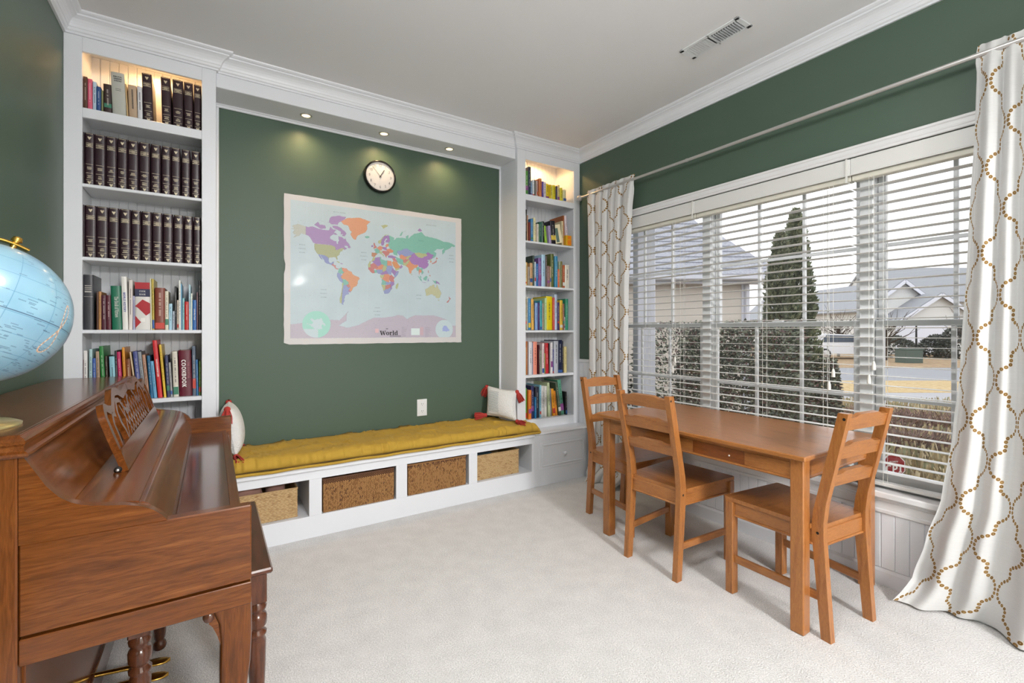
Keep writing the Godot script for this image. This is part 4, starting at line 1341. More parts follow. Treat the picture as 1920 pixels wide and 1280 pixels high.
const LAND := [
	["canada", [-141,69.6, -137,69, -128,70.3, -115,68.5, -108,68, -101,68, -96,68.5, -94,72, -89,69.5, -85,69.6, -82,69, -86,67.5, -88,64, -94,61.5, -95,58.5, -92,57, -85,55.3, -82.3,55, -82,52.8, -80,51.3, -78.8,52, -79,54.5, -76.7,56.5, -78,59, -78,62.4, -72,61.5, -69.5,61, -67,58.5, -64.5,60.2, -61,56, -56,52.5, -60,50, -66.5,50, -65,47.5, -61,46, -66,43.5, -67.5,46, -70,46, -74.8,45, -79,43, -83,42, -84.5,46.5, -89,48, -95,49, -123,49, -128,51, -131,55, -136,59, -141,60]],
	["canada", [-117,77, -97,76, -95,80, -92,81.5, -78,83, -63,82.7, -66,80.5, -78,77, -80,74.8, -92,74.7, -95,76]],
	["canada", [-125,72, -118,75.5, -115,73, -105,73, -103,70, -112,68.6, -117,70]],
	["canada", [-90,73.5, -80,73.7, -72,71.5, -67,69.5, -62,66.5, -66,63, -71,63, -68,65.5, -73,65, -73,68, -82,70, -89,71.5]],
	["canada", [-87,65.5, -84,66, -80,63.7, -86,63.6]],
	["canada", [-59,51.5, -55.5,51.3, -53,48, -56,46.8, -59,47.6]],
	["alaska", [-141,69.6, -156,71.2, -166,68.3, -162,66.2, -168,65.6, -161,64.4, -165,61, -162,58.7, -158,58.5, -164,54.7, -153,58, -150,61, -146,60.6, -141,60]],
	["usa", [-124.7,48.4, -123,49, -95,49, -89,48, -84.5,46.5, -83,42, -79,43, -74.8,45, -70,46, -67.5,46, -67,44.7, -70.5,43, -70,41.6, -74,40.5, -76,37, -75.7,35.3, -81,31.5, -80,26.8, -81,25.2, -82.8,28, -84,30, -90,29.2, -97,28, -97.3,26, -101,29.7, -106.5,31.8, -114.8,32.5, -117.1,32.5, -120.6,34.6, -124.3,40.3]],
	["mexico", [-117.1,32.5, -114.8,32.5, -106.5,31.8, -101,29.7, -97.3,26, -97.8,22.4, -96,19, -91.5,18.5, -90.4,21, -87,21.5, -88,18.5, -92,15, -95,16, -101,17.3, -105.5,20.4, -105.3,22, -109.4,26.5, -112.8,31.2, -114.8,31.7, -112,27.5, -109.5,23, -112,25, -115,28]],
	["pinkred", [-92,15, -88,18.3, -88,15.8, -83.3,15, -83.7,11, -81.5,9, -77.4,8.4, -80,7.3, -83,8.2, -85.7,10.5, -87.6,13]],
	["olive", [-85,21.8, -80,23, -74.3,20.2, -77.6,19.8, -82,22.4]],
	["canada", [-74.4,18.4, -73,19.9, -68.5,18.6, -71.5,17.7]],
	["greenland", [-73,78.4, -60,82, -35,83.5, -12,81.5, -20,78, -19,74, -23,70.4, -32,68, -40,65, -43,60, -48,61, -53.5,66, -51,69.5, -55,71, -58,75.2, -68,76]],
	["teal", [-24,65.6, -16,66.4, -13.7,65, -19,63.4, -22.5,63.9]],
	["orangered", [-77.4,8.4, -72,12, -71,11, -62,10.6, -60,8.3, -61,5, -67,2, -70,6]],
	["teal", [-77.4,8.4, -72,12, -70,6, -67,2, -70,0, -74,-1, -79,1.5]],
	["blue", [-79,1.5, -74,-1, -70,-2.5, -73.5,-7, -70,-11, -69,-17.5, -70.4,-18.4, -76.3,-13.8, -81.2,-6, -80.8,-2]],
	["brazil", [-61,5, -60,8.3, -57,6, -51.5,4.3, -50,0, -44.5,-2.7, -37,-4.9, -34.9,-8, -39,-13, -39,-17.8, -41,-22, -48.5,-26, -50,-30, -53.4,-33.8, -57.6,-30.2, -54,-25.6, -58,-20, -58,-16.5, -65,-11, -70,-11, -73.5,-7, -70,-2.5, -70,0, -67,2]],
	["teal", [-69,-17.5, -70,-11, -65,-11, -58,-16.5, -58,-20, -62.5,-22, -68,-22]],
	["pinkred", [-58,-20, -54,-25.6, -57.5,-27.4, -62.5,-22]],
	["blue", [-68,-22, -62.5,-22, -57.5,-27.4, -54,-25.6, -57.6,-30.2, -58.4,-34, -57,-38, -62,-39, -65,-41, -65.5,-45, -67.5,-46.2, -66,-48, -69,-52.5, -68.5,-55, -72,-53, -71.5,-46, -71,-38, -70,-30]],
	["olive", [-70.4,-18.4, -69,-17.5, -68,-22, -70,-30, -71,-38, -71.5,-46, -72,-53, -75,-52, -75.5,-47, -73.5,-40, -71.6,-33, -70.6,-25]],
	["purple", [-57.6,-30.2, -53.4,-33.8, -55,-35, -58.4,-34]],
	["purple", [-2,35, 8.5,37, 9,31, 12,23.5, 6,19.5, 2,20.5, -8.7,27.3, -3,30.5]],
	["olive", [-6,35.9, -2,35, -3,30.5, -8.7,27.3, -13,27.8, -17,21, -16.5,16, -12,15, -12,22]],
	["pinkred", [-12,22, -4.8,25, 4,19, 4,15.5, -3,14.5, -5.5,10.5, -12,12, -12,15]],
	["orangered", [4,19, 6,19.5, 12,23.5, 16,23, 14,13.2, 7,13, 2,12, -3,14.5, 4,15.5]],
	["teal", [9,37.3, 11,37, 11,33.5, 20,31, 25,31.7, 25,22, 24,19.5, 16,23, 12,23.5, 9,31]],
	["orangered", [25,31.7, 34,31, 35.5,24, 37,22, 25,22]],
	["olive", [16,23, 24,19.5, 22.5,12, 15,8, 14,13.2]],
	["pinkred", [-16.5,16, -12,15, -12,12, -5.5,10.5, -3,11, -3,5, -7.5,4.4, -13,8.5, -16.7,12.5]],
	["teal", [-3,11, 2,12, 2,6.2, -3,5]],
	["blue", [2,12, 7,13, 14,13.2, 15,8, 9,4, 5,4.3, 2,6.2]],
	["blue", [25,22, 37,22, 37,18, 34,10, 33,4, 27,5, 22.5,12, 24,19.5]],
	["purple", [37,18, 43,12.5, 51,11.8, 48,4.5, 42,-1.5, 40,4, 34,10]],
	["blue", [51,11.8, 48,4.5, 42,-1.5, 41,3, 44,9]],
	["purple", [9,4, 15,8, 22.5,12, 27,5, 18.5,4, 13,2]],
	["olive", [9.5,2.2, 13,2, 18.5,4, 17,-2, 12,-5, 9,-0.7]],
	["orangered", [18.5,4, 27,5, 31,2, 29.5,-6, 28.5,-9, 30,-12, 24,-11, 17,-8, 12.5,-6, 17,-2]],
	["pinkred", [31,2, 34,4, 41.5,-1.7, 39,-5, 40.5,-10.5, 35,-11.5, 30,-8.5, 29.5,-4]],
	["teal", [12.5,-6, 17,-8, 22,-11, 22,-17.5, 12,-17.3, 13.7,-11]],
	["blue", [22,-11, 24,-11, 30,-12, 33,-10, 33,-14, 30,-16, 25,-17.8, 22,-16]],
	["purple", [33,-10, 40.5,-10.5, 40.6,-15.5, 35,-20, 35.5,-24, 32.5,-26.8, 32,-21, 33,-17, 30,-16, 33,-14]],
	["olive", [12,-17.3, 21,-17.9, 20,-28.5, 16.5,-28.6, 14.5,-22.5]],
	["pinkred", [21,-17.9, 25,-17.8, 30,-16, 33,-17, 32,-22, 26,-25.5, 20,-26.5]],
	["blue", [16.5,-28.6, 20,-28.5, 20,-26.5, 26,-25.5, 32,-22.3, 32.5,-27, 30.5,-31, 26,-34, 20,-34.8, 18.3,-34]],
	["olive", [43.5,-22, 47,-25, 50,-16, 49.3,-12, 44.4,-16.5]],
	["brown", [-9,43.5, -1.5,43.4, 3.2,42.3, 0,39.5, -2,36.7, -5.6,36, -9,37, -9.4,39]],
	["teal", [-1.5,43.4, -1.3,46.5, -4.7,48.4, 2.5,51, 6,49.3, 8,48.8, 7,44, 3.2,43, 3.2,42.3]],
	["pinkred", [-5.5,50, 1.4,51.2, 1.6,52.8, -2,56, -3.2,58.6, -5.5,58, -4.5,54.5, -3,53.5, -4.7,52]],
	["purple", [-10,51.8, -6.2,52.2, -6,54, -7.5,55.2, -10,54]],
	["orangered", [2.5,51, 4.7,53, 9,55, 14,54, 14.8,51, 12,50.2, 13.5,48.6, 8,47.6, 6,49.3]],
	["olive", [7,44, 8,47.6, 13.5,46.5, 12.5,44.5, 14,42.5, 18.4,40.2, 16,38, 15.6,40, 12,42]],
	["purple", [14,54, 23,54, 24,51, 22.5,49, 14.8,51]],
	["orangered", [22.5,49, 24,51, 31,52.2, 40,49.6, 38,47, 33.5,46, 30,45.2, 28,48]],
	["pinkred", [13.5,46.5, 16,48, 22.5,48, 28,48, 29.7,45, 28,42, 26,41, 23.8,40, 23,36.6, 21,38, 19.3,41.5, 14,45]],
	["olive", [5,59, 7,58, 11,59, 13,64, 18,68.3, 28,71, 20,70, 13,66, 10.5,63.6, 5,61.5]],
	["purple", [11,59, 12.8,55.5, 16.3,56.5, 18.8,60, 17.2,61.5, 22,65.8, 24,66, 21,69, 18,68.3, 13,64]],
	["purple", [21.5,60.8, 28,60.6, 31,63, 29,69.5, 26,70, 21,69, 24,66, 25.5,65, 21.5,63]],
	["orangered", [23,54, 28,56, 27.5,59.3, 23.5,59, 21,56.5, 21,55]],
	["russia", [28,70, 33,69.3, 41,67.5, 38,64.3, 44,66.5, 46,68.2, 54,68.5, 60,69, 68,68.5, 67,71, 73,73, 73,68, 80,72.3, 87,75, 97,76.2, 104,77.7, 113,74, 127,73.2, 140,72.6, 152,71, 160,69.7, 170,69.8, 180,68.8, 190,66.2, 187,64.5, 180,65, 177,62.5, 170,60, 163,58, 162,55, 157,51.3, 156,57, 163,62, 155,59.3, 143,59.2, 135,54.7, 141,52.5, 140,48, 135,44, 131,42.7, 131,45, 135,48.4, 127,50, 120,53, 116,49.8, 107,49.6, 98,50.5, 87.5,49.2, 80,51, 70,55, 61,53.5, 56,51, 48,50, 47,46, 47.8,42, 40,43.5, 37,46.8, 40,49.6, 31,52.2, 28,56, 28,60.6, 31,63, 29,69.5]],
	["russia", [53,71, 58,75.5, 68,77, 60,75.5, 56,71]],
	["canada", [95,79, 100,81, 106,79, 100,78]],
	["olive", [11,79, 20,80.4, 27,80, 17,76.6]],
	["blue", [48,50, 56,51, 61,53.5, 70,55, 80,51, 87.5,49.2, 80,45, 80,42.5, 71,42.5, 66,41.5, 56,45, 53,42, 50,45, 47,46]],
	["orangered", [53,42, 56,45, 66,41.5, 71,42.5, 73,39.5, 67,37.3, 61,35.5, 54,37.3]],
	["olive", [80,42.5, 80,45, 74,43, 71,42.5, 67,37.3, 75,37, 74,40]],
	["olive", [87.5,49.2, 98,50.5, 107,49.6, 116,49.8, 119.5,47, 111.5,44.5, 105,41.6, 96,42.7, 90.5,46]],
	["china", [87.5,49.2, 90.5,46, 96,42.7, 105,41.6, 111.5,44.5, 119.5,47, 116,49.8, 120,53, 127,50, 135,48.4, 131,45, 131,42.7, 124.5,40, 121.5,39, 118,39, 122.3,37, 119.3,35, 122,31, 121.5,28.5, 117,23.7, 110,20.5, 106,22.8, 98.5,24, 97.5,28, 88.5,28, 81,30, 78.5,33, 75,37, 74,40, 80,42.5, 80,45, 85,48]],
	["purple", [26,40, 27.5,37, 36,36.3, 44.5,37.3, 44,40, 36,41.6, 31,41.2]],
	["saudi", [35,28.5, 39,32, 47,29.5, 51,24.5, 55,22.5, 52,19, 43,17, 39,21.5]],
	["purple", [55,22.5, 56.4,26.2, 59.8,22.5, 55.2,17.5, 52,19]],
	["olive", [43,17, 52,19, 53,16.7, 45,12.8, 43.3,13]],
	["pinkred", [39,32, 36,36.3, 42,37.2, 46,33, 48,30, 47,29.5]],
	["teal", [44.5,39.5, 48.5,38.4, 54,37.3, 61,35.5, 61,31, 61.5,25.2, 57,26.8, 51,28, 48.5,30, 46,33]],
	["pinkred", [61,35.5, 67,37.3, 75,37, 70,33.5, 66,29.5, 61,31]],
	["olive", [61,31, 66,29.5, 70,33.5, 75,37, 77,35, 74,31, 70,27.5, 68,23.7, 61.5,25.2]],
	["india", [68,23.7, 70,27.5, 74,31, 77,35, 78.5,33, 81,30, 88.5,27, 92,28, 97,28, 94,24, 92,21.7, 89,21.8, 86.5,20.3, 80.3,15, 80,11, 77.5,8, 74.8,13, 72.7,20.5]],
	["olive", [80,9.5, 81.8,7.5, 80.5,6]],
	["teal", [92,21.7, 94,24, 98.5,24, 100,20.5, 98,17, 98.7,10, 97.6,16.5, 94.4,16]],
	["orangered", [98,17, 100,20.5, 104,18, 105,14.5, 102.5,12, 100,13.4, 100,9, 98.5,9]],
	["teal", [100,20.5, 103,22.5, 106,22.8, 108,21.5, 106,18.5, 109.3,13, 107,10.3, 104.8,8.7, 105,14.5, 104,18]],
	["teal", [100.3,6.5, 103.4,4.5, 104,1.4, 101.3,2.8]],
	["teal", [95.3,5.6, 98.6,3.5, 104,-1, 106,-5.7, 102,-4, 98.5,1.5]],
	["purple", [105.5,-6.6, 114.5,-7.7, 114.3,-8.6, 106.5,-7.4]],
	["teal", [109,1.5, 111.5,2.7, 115.5,6.5, 119,5, 117.5,1, 116,-3.8, 110.2,-2.8]],
	["blue", [119.5,-5.5, 120,0.5, 124.8,1.5, 121,0, 123,-4.8, 121,-3]],
	["pinkred", [120.3,18.3, 122,18.3, 122,14, 124,12.6, 120.5,13.8]],
	["orangered", [122,7, 126.3,9.5, 126,6, 123.6,7.6]],
	["teal", [131,-0.8, 135,-3.2, 141,-2.6, 141,-9, 138,-8.3, 133,-4]],
	["purple", [141,-2.6, 147.5,-6, 150.7,-10.5, 144,-7.7, 141,-9]],
	["pinkred", [129.8,32, 131,34.2, 135.7,35.6, 139,38, 141,41.4, 141.8,39.5, 140.8,35.7, 136,33.6]],
	["pinkred", [140,42, 141.8,45.4, 145.3,43.4, 143,42]],
	["orangered", [126,37.5, 128.4,38.5, 129.3,35.5, 126.3,34.4]],
	["olive", [124.5,40, 130.5,42.4, 127.5,39.5, 128.4,38.5, 125,38]],
	["australia", [113.7,-22.5, 114,-26.5, 115.7,-32, 115,-34.3, 118,-35, 124,-33, 129,-31.6, 132,-32, 135.7,-34.8, 138,-33, 140,-37.8, 146.3,-39, 150,-37.3, 151.5,-33, 153.5,-28, 151,-23.5, 146.3,-19, 145.3,-15, 142.5,-10.8, 141.5,-13, 141,-17.3, 139,-17.4, 135.5,-14.8, 136.8,-12.2, 132,-11.4, 129.5,-15, 126,-14, 122.3,-18, 117,-20.7]],
	["australia", [144.8,-40.8, 148.2,-41, 147,-43.6]],
	["pinkred", [172.7,-34.5, 175.5,-37, 178.3,-37.8, 175.3,-41.5, 174,-39.3]],
	["pinkred", [172.7,-40.6, 174.2,-41.8, 170.5,-46, 167,-46, 170,-43]],
	["antarctica", [-180,-78, -160,-77.5, -148,-76.5, -130,-74.5, -100,-73, -75,-73.5, -67,-69, -58,-63.3, -62,-67, -62,-74, -78,-78.5, -60,-80.5, -36,-78, -20,-74, -5,-70.5, 20,-70, 35,-68.8, 50,-66.5, 60,-67.3, 70,-71.5, 76,-69.5, 90,-66.5, 115,-66.5, 135,-66.3, 150,-68.5, 168,-71.5, 163,-77.5, 180,-78, 191,-78, 191,-89, -180,-89]],
]
const TINT := {"canada": "a98bbf", "alaska": "bfc3b9", "usa": "b0b58c", "mexico": "8c97cb", "pinkred": "c9837f", "olive": "b9bf8f", "greenland": "dd9d78", "teal": "83bfb3", "orangered": "dc9578", "blue": "95a1cf", "brazil": "dc9c74", "purple": "a383bd", "brown": "c08a6d", "russia": "84c1b2", "china": "a87fbe", "saudi": "d99766", "india": "dd9a76", "australia": "c4c6a2", "antarctica": "c3bccb"}

func miller(lon: float, lat: float) -> Vector2:
	return Vector2((lon + 169.0) / 360.0, 1.25 * log(tan(PI / 4.0 + 0.4 * deg_to_rad(lat))))

func fill_poly(im: Image, pts: PackedVector2Array, col: Color, edge: Color) -> void:
	var y0 := 1e9
	var y1 := -1e9
	for p in pts:
		y0 = minf(y0, p.y); y1 = maxf(y1, p.y)
	for y in range(maxi(0, int(y0)), mini(im.get_height() - 1, int(y1)) + 1):
		var xs := []
		for i in pts.size():
			var a := pts[i]
			var b := pts[(i + 1) % pts.size()]
			if (a.y <= y + 0.5) != (b.y <= y + 0.5):
				xs.append(a.x + (y + 0.5 - a.y) / (b.y - a.y) * (b.x - a.x))
		xs.sort()
		for k in range(0, xs.size() - 1, 2):
			var xa := clampi(int(xs[k]), 0, im.get_width() - 1)
			var xb := clampi(int(xs[k + 1]), 0, im.get_width() - 1)
			if xb >= xa:
				im.fill_rect(Rect2i(xa, y, xb - xa + 1, 1), col)
				im.set_pixel(xa, y, edge)
				im.set_pixel(xb, y, edge)

func map_image() -> ImageTexture:
	var W := 1320
	var H := 1010
	var im := Image.create(W, H, false, Image.FORMAT_RGB8)
	im.fill(Color(0.80, 0.79, 0.79))
	# printed field inside a white margin
	var x0 := 40.0
	var x1 := 1270.0
	var y0 := 36.0
	var y1 := 968.0
	im.fill_rect(Rect2i(int(x0), int(y0), int(x1 - x0), int(y1 - y0)), Color(0.775, 0.845, 0.875))
	var f := FastNoiseLite.new()
	f.seed = 2
	f.frequency = 0.004
	for y in range(int(y0), int(y1)):
		for x in range(int(x0), int(x1)):
			var k := f.get_noise_2d(x, y) * 0.018
			im.set_pixel(x, y, Color(0.715 + k, 0.78 + k, 0.81 + k))
	for k in range(1, 12):
		im.fill_rect(Rect2i(int(lerpf(x0, x1, k / 12.0)), int(y0), 1, int(y1 - y0)), Color(0.74, 0.81, 0.85))
	var top := 2.28
	var bot := -2.20
	for land in LAND:
		var pts := PackedVector2Array()
		var a: Array = land[1]
		for i in range(0, a.size(), 2):
			var q := miller(a[i], a[i + 1])
			pts.append(Vector2(lerpf(x0, x1, q.x), lerpf(y0, y1, clampf((top - q.y) / (top - bot), 0.0, 1.0))))
		# roughen the coast a little
		var rough := PackedVector2Array()
		var g := RandomNumberGenerator.new()
		g.seed = pts.size() * 31 + int(pts[0].x)
		for i in pts.size():
			var p := pts[i]
			var q := pts[(i + 1) % pts.size()]
			rough.append(p)
			var n := int(p.distance_to(q) / 9.0)
			for k in n:
				rough.append(p.lerp(q, (k + 1.0) / (n + 1.0)) + Vector2(g.randf_range(-1.6, 1.6), g.randf_range(-1.6, 1.6)))
		var c := Color.html(TINT[land[0]]).darkened(0.07)
		for i in rough.size():
			rough[i].x = clampf(rough[i].x, x0, x1 - 1)
		fill_poly(im, rough, c, c.darkened(0.22))
	# sprinkle of place names on the land and the sea
	var g2 := RandomNumberGenerator.new()
	g2.seed = 8
	for k in 2600:
		var x := g2.randi_range(int(x0) + 8, int(x1) - 16)
		var y := g2.randi_range(int(y0) + 8, int(y1) - 8)
		var c := im.get_pixel(x, y)
		var sea := c.b > 0.77 and c.g > 0.74
		if sea and g2.randf() < 0.86:
			continue
		for i in range(0, g2.randi_range(3, 9), 2):
			im.set_pixel(x + i, y, c.darkened(0.3))
	# two polar insets in the bottom corners
	for inset in [[205, 872, 92, "9ad0c4", 0], [1168, 905, 76, "9aa8d8", 1]]:
		var cx: int = inset[0]
		var cy: int = inset[1]
		var R: int = inset[2]
		for y in range(maxi(cy - R, 0), mini(cy + R, 968)):
			for x in range(cx - R, cx + R):
				var d := Vector2(x - cx, y - cy)
				if d.length() < R:
					im.set_pixel(x, y, Color(0.74, 0.81, 0.83))
					var n := f.get_noise_2d(x * 5.0 + 400.0, y * 5.0)
					if inset[4] == 0 and (d.length() > R * 0.42 + n * 40.0) and not (d.x < 10.0 and d.y > 0.35 * R):
						im.set_pixel(x, y, Color.html(inset[3]))
					if inset[4] == 1 and (d - Vector2(8, -4)).length() < 30.0 + n * 22.0:
						im.set_pixel(x, y, Color.html(inset[3]))
	# small legend blocks by the title
	for k in 26:
		var lx := 812 + (k / 13) * 190 + g2.randi_range(0, 3)
		im.fill_rect(Rect2i(lx, 888 + (k % 13) * 6, g2.randi_range(20, 52), 2), Color(0.62, 0.60, 0.66))
	im.fill_rect(Rect2i(890, 898, 70, 52), Color(0.82, 0.88, 0.88))
	for k in 8:
		im.fill_rect(Rect2i(964, 890 + k * 8, 26, 3), Color(0.84, 0.62, 0.62))
	for k in 2:
		for i in 22:
			im.fill_rect(Rect2i(722 + i * 4, 955 + k * 6 - 2, 3, 3), Color(0.30, 0.28, 0.34))
	im.fill_rect(Rect2i(612, 902, 26, 30), Color(0.84, 0.70, 0.72))
	im.generate_mipmaps()
	return ImageTexture.create_from_image(im)

func wall_map() -> void:
	var x0 := 0.405
	var x1 := 1.724
	var y0 := 1.158
	var y1 := 2.172
	var t := thing("world_map", "large laminated map of the world with worn white edges on the green wall", "map", Vector3((x0 + x1) / 2, y0, -3.44))
	var f := FastNoiseLite.new()
	f.seed = 6
	f.frequency = 1.6
	var rows := []
	for i in 31:
		var row := PackedVector3Array()
		for j in 41:
			var u := j / 40.0
			var v := i / 30.0
			var x := lerpf(x0, x1, u)
			var y := lerpf(y0, y1, v)
			var edge := minf(minf(u, 1 - u) * 1.3, minf(v, 1 - v))
			var z := -3.436 + 0.0022 * (f.get_noise_2d(x * 2.0, y * 2.0) + 0.6) + 0.004 * smoothstep(0.06, 0.0, edge) * (f.get_noise_2d(x * 5.0, y * 5.0) * 0.5 + 0.5)
			# worn, slightly torn outline
			if j == 0: x += 0.0035 * f.get_noise_1d(y * 9.0) + (0.008 if i == 15 or i == 16 else 0.0)
			if j == 40: x += 0.003 * f.get_noise_1d(y * 8.0 + 50.0)
			if i == 0: y += 0.003 * f.get_noise_1d(x * 9.0 + 9.0) + (0.012 if j == 0 else 0.0)
			if i == 30: y += 0.003 * f.get_noise_1d(x * 9.0 + 30.0)
			row.append(Vector3(x, y, z))
		rows.append(row)
	var back := []
	for r in rows:
		var b := PackedVector3Array()
		for p in r: b.append(p - Vector3(0, 0, 0.0009))
		back.append(b)
	var m := MB.new().grid(rows)
	for i in m.uv.size():
		m.uv[i].y = 1.0 - m.uv[i].y
	var mm := mat("map_print", Color.WHITE, 0.42)
	mm.albedo_texture = map_image()
	mm.clearcoat_enabled = true
	mm.clearcoat = 0.15
	mm.clearcoat_roughness = 0.10
	var sheet := part(t, "sheet", m, mm)
	part(sheet, "backing", MB.new().grid(back, false, false, true), M.print_white)
	var serif := SystemFont.new()
	serif.font_names = PackedStringArray(["Droid Serif"])
	serif.font_weight = 700
	var sans := SystemFont.new()
	sans.font_names = PackedStringArray(["Droid Sans"])
	var grey := mat("map_lettering", Color(0.38, 0.45, 0.50), 0.7)
	var put := func(text: String, u: float, v: float, h: float, font: SystemFont, m2: Material) -> void:
		words(t, text, font, h, Vector3(lerpf(x0, x1, u), lerpf(y1, y0, v), -3.4325), Basis(), m2)
	put.call("World", 0.541, 0.925, 0.031, serif, M.ink_black)
	put.call("THE", 0.53, 0.893, 0.006, serif, M.ink_black)
	for o in [["NORTH", "PACIFIC", "OCEAN", 0.085, 0.33], ["NORTH", "ATLANTIC", "OCEAN", 0.40, 0.345], ["SOUTH", "PACIFIC", "OCEAN", 0.19, 0.625], ["SOUTH", "ATLANTIC", "OCEAN", 0.475, 0.74], ["NORTH", "PACIFIC", "OCEAN", 0.932, 0.305]]:
		for k in 3:
			put.call(" ".join(o[k].split("")), o[3], o[4] + 0.026 * k, 0.0062, sans, grey)
	for k in 2:
		put.call(" ".join(["INDIAN", "OCEAN"][k].split("")), 0.72, 0.635 + 0.026 * k, 0.0062, sans, grey)
	put.call(" ".join("ARCTIC OCEAN".split("")), 0.80, 0.085, 0.0062, sans, grey)
	put.call(" ".join("ARCTIC OCEAN".split("")), 0.27, 0.08, 0.0062, sans, grey)
	put.call(" ".join("RUSSIA".split("")), 0.735, 0.215, 0.0062, sans, grey)

func wall_clock() -> void:
	var c := Vector3(1.046, 2.392, -3.44)
	var t := thing("wall_clock", "round black-rimmed wall clock above the map", "clock", c)
	var az := Vector3(0, 0, 1)
	part(t, "case", MB.new().lathe([[0.10, 0.0], [0.114, 0.002], [0.118, 0.010], [0.118, 0.034], [0.114, 0.042], [0.108, 0.043], [0.105, 0.039], [0.104, 0.030]], c, 64, az), M.black_gloss)
	part(t, "face", MB.new().lathe([[0.0, 0.0305], [0.05, 0.0304], [0.105, 0.030]], c, 48, az).lathe([[0.105, 0.030], [0.105, 0.01]], c, 48, az), mat("dial_white", Color(0.83, 0.83, 0.84), 0.6))
	var sans := SystemFont.new()
	sans.font_names = PackedStringArray(["Droid Sans"])
	for k in 12:
		var a := TAU * (k + 1) / 12.0
		words(t, str(k + 1), sans, 0.0175, c + Vector3(sin(a) * 0.079, cos(a) * 0.079, 0.0312), Basis(), M.ink_black, "numeral", 0.85)
	var tick := MB.new()
	for k in 60:
		var a := TAU * k / 60.0
		var L := 0.006 if k % 5 == 0 else 0.0035
		tick.boxt(Transform3D(Basis(Vector3(0, 0, 1), -a), c + Vector3(sin(a) * 0.0975, cos(a) * 0.0975, 0.0311)), Vector3(0.0012, L, 0.0006))
	part(t, "minute_marks", tick, M.ink_black)
	for h in [[31.0, 0.058, 0.0055, "ink_black", "hour_hand"], [-41.5, 0.092, 0.0022, "ink_black", "minute_hand"], [180.0, 0.034, 0.0024, "cord_white", "second_hand"]]:
		var a := deg_to_rad(h[0])
		var d := Vector3(sin(a), cos(a), 0)
		part(t, h[4], MB.new().beam(c + Vector3(0, 0, 0.0335) - d * 0.012, c + Vector3(0, 0, 0.0335) + d * h[1], h[2], 0.0012, 0.0003, Vector3(cos(a), -sin(a), 0)), M[h[3]])
	part(t, "hub", MB.new().lathe([[0.006, 0.031], [0.006, 0.036], [0, 0.037]], c, 16, az), M.black_gloss)
	var lens := mat("clock_lens", Color(1, 1, 1, 0.04), 0.02)
	lens.transparency = BaseMaterial3D.TRANSPARENCY_ALPHA
	part(t, "lens", MB.new().lathe([[0.0, 0.0395], [0.106, 0.0395]], c, 40, az), lens)

func small_fittings() -> void:
	var t := thing("wall_outlet", "white double electrical outlet low on the green alcove wall", "outlet", Vector3(1.384, 0.65, -3.44))
	part(t, "plate", MB.new().span(1.343, 1.425, 0.585, 0.716, -3.44, -3.434, 0.003), M.vinyl_white)
	for y in [0.678, 0.623]:
		var r := part(t, "socket", MB.new().lathe([[0.017, 0.0], [0.017, 0.0025], [0.0, 0.0026]], Vector3(1.384, y, -3.434), 20, Vector3(0, 0, 1)), M.vinyl_white)
		part(r, "slot", MB.new().span(1.376, 1.3785, y - 0.002, y + 0.008, -3.4325, -3.431).span(1.3895, 1.392, y - 0.002, y + 0.007, -3.4325, -3.431).span(1.3822, 1.3858, y - 0.011, y - 0.007, -3.4325, -3.431), M.hole_black)
	var v := thing("ceiling_vent", "white louvred air vent in the ceiling", "vent", Vector3(2.303, 2.845, -1.525))
	var f := MB.new()
	var x0 := 2.236
	var x1 := 2.370
	var z0 := -1.705
	var z1 := -1.35
	for b in [[x0, x1, z0, z0 + 0.026], [x0, x1, z1 - 0.026, z1], [x0, x0 + 0.022, z0, z1], [x1 - 0.022, x1, z0, z1], [x0, x1, -1.534, -1.524]]:
		f.span(b[0], b[1], 2.839, 2.845, b[2], b[3], 0.002)
	part(v, "frame", f, M.vinyl_white)
	part(v, "duct", MB.new().span(x0, x1, 3.0, 3.01, z0, z1), mat("galvanised", Color(0.55, 0.55, 0.55), 0.5))
	for k in 22:
		var z := lerpf(z0 + 0.033, z1 - 0.033, k / 21.0)
		if absf(z + 1.529) < 0.008: continue
		var tilt := 80.0 if z > -1.529 else 8.0
		part(v, "louvre", MB.new().boxt(Transform3D(Basis(Vector3(1, 0, 0), deg_to_rad(tilt)), Vector3((x0 + x1) / 2, 2.8395, z)), Vector3(x1 - x0 - 0.044, 0.0012, 0.0125)), M.vinyl_white)

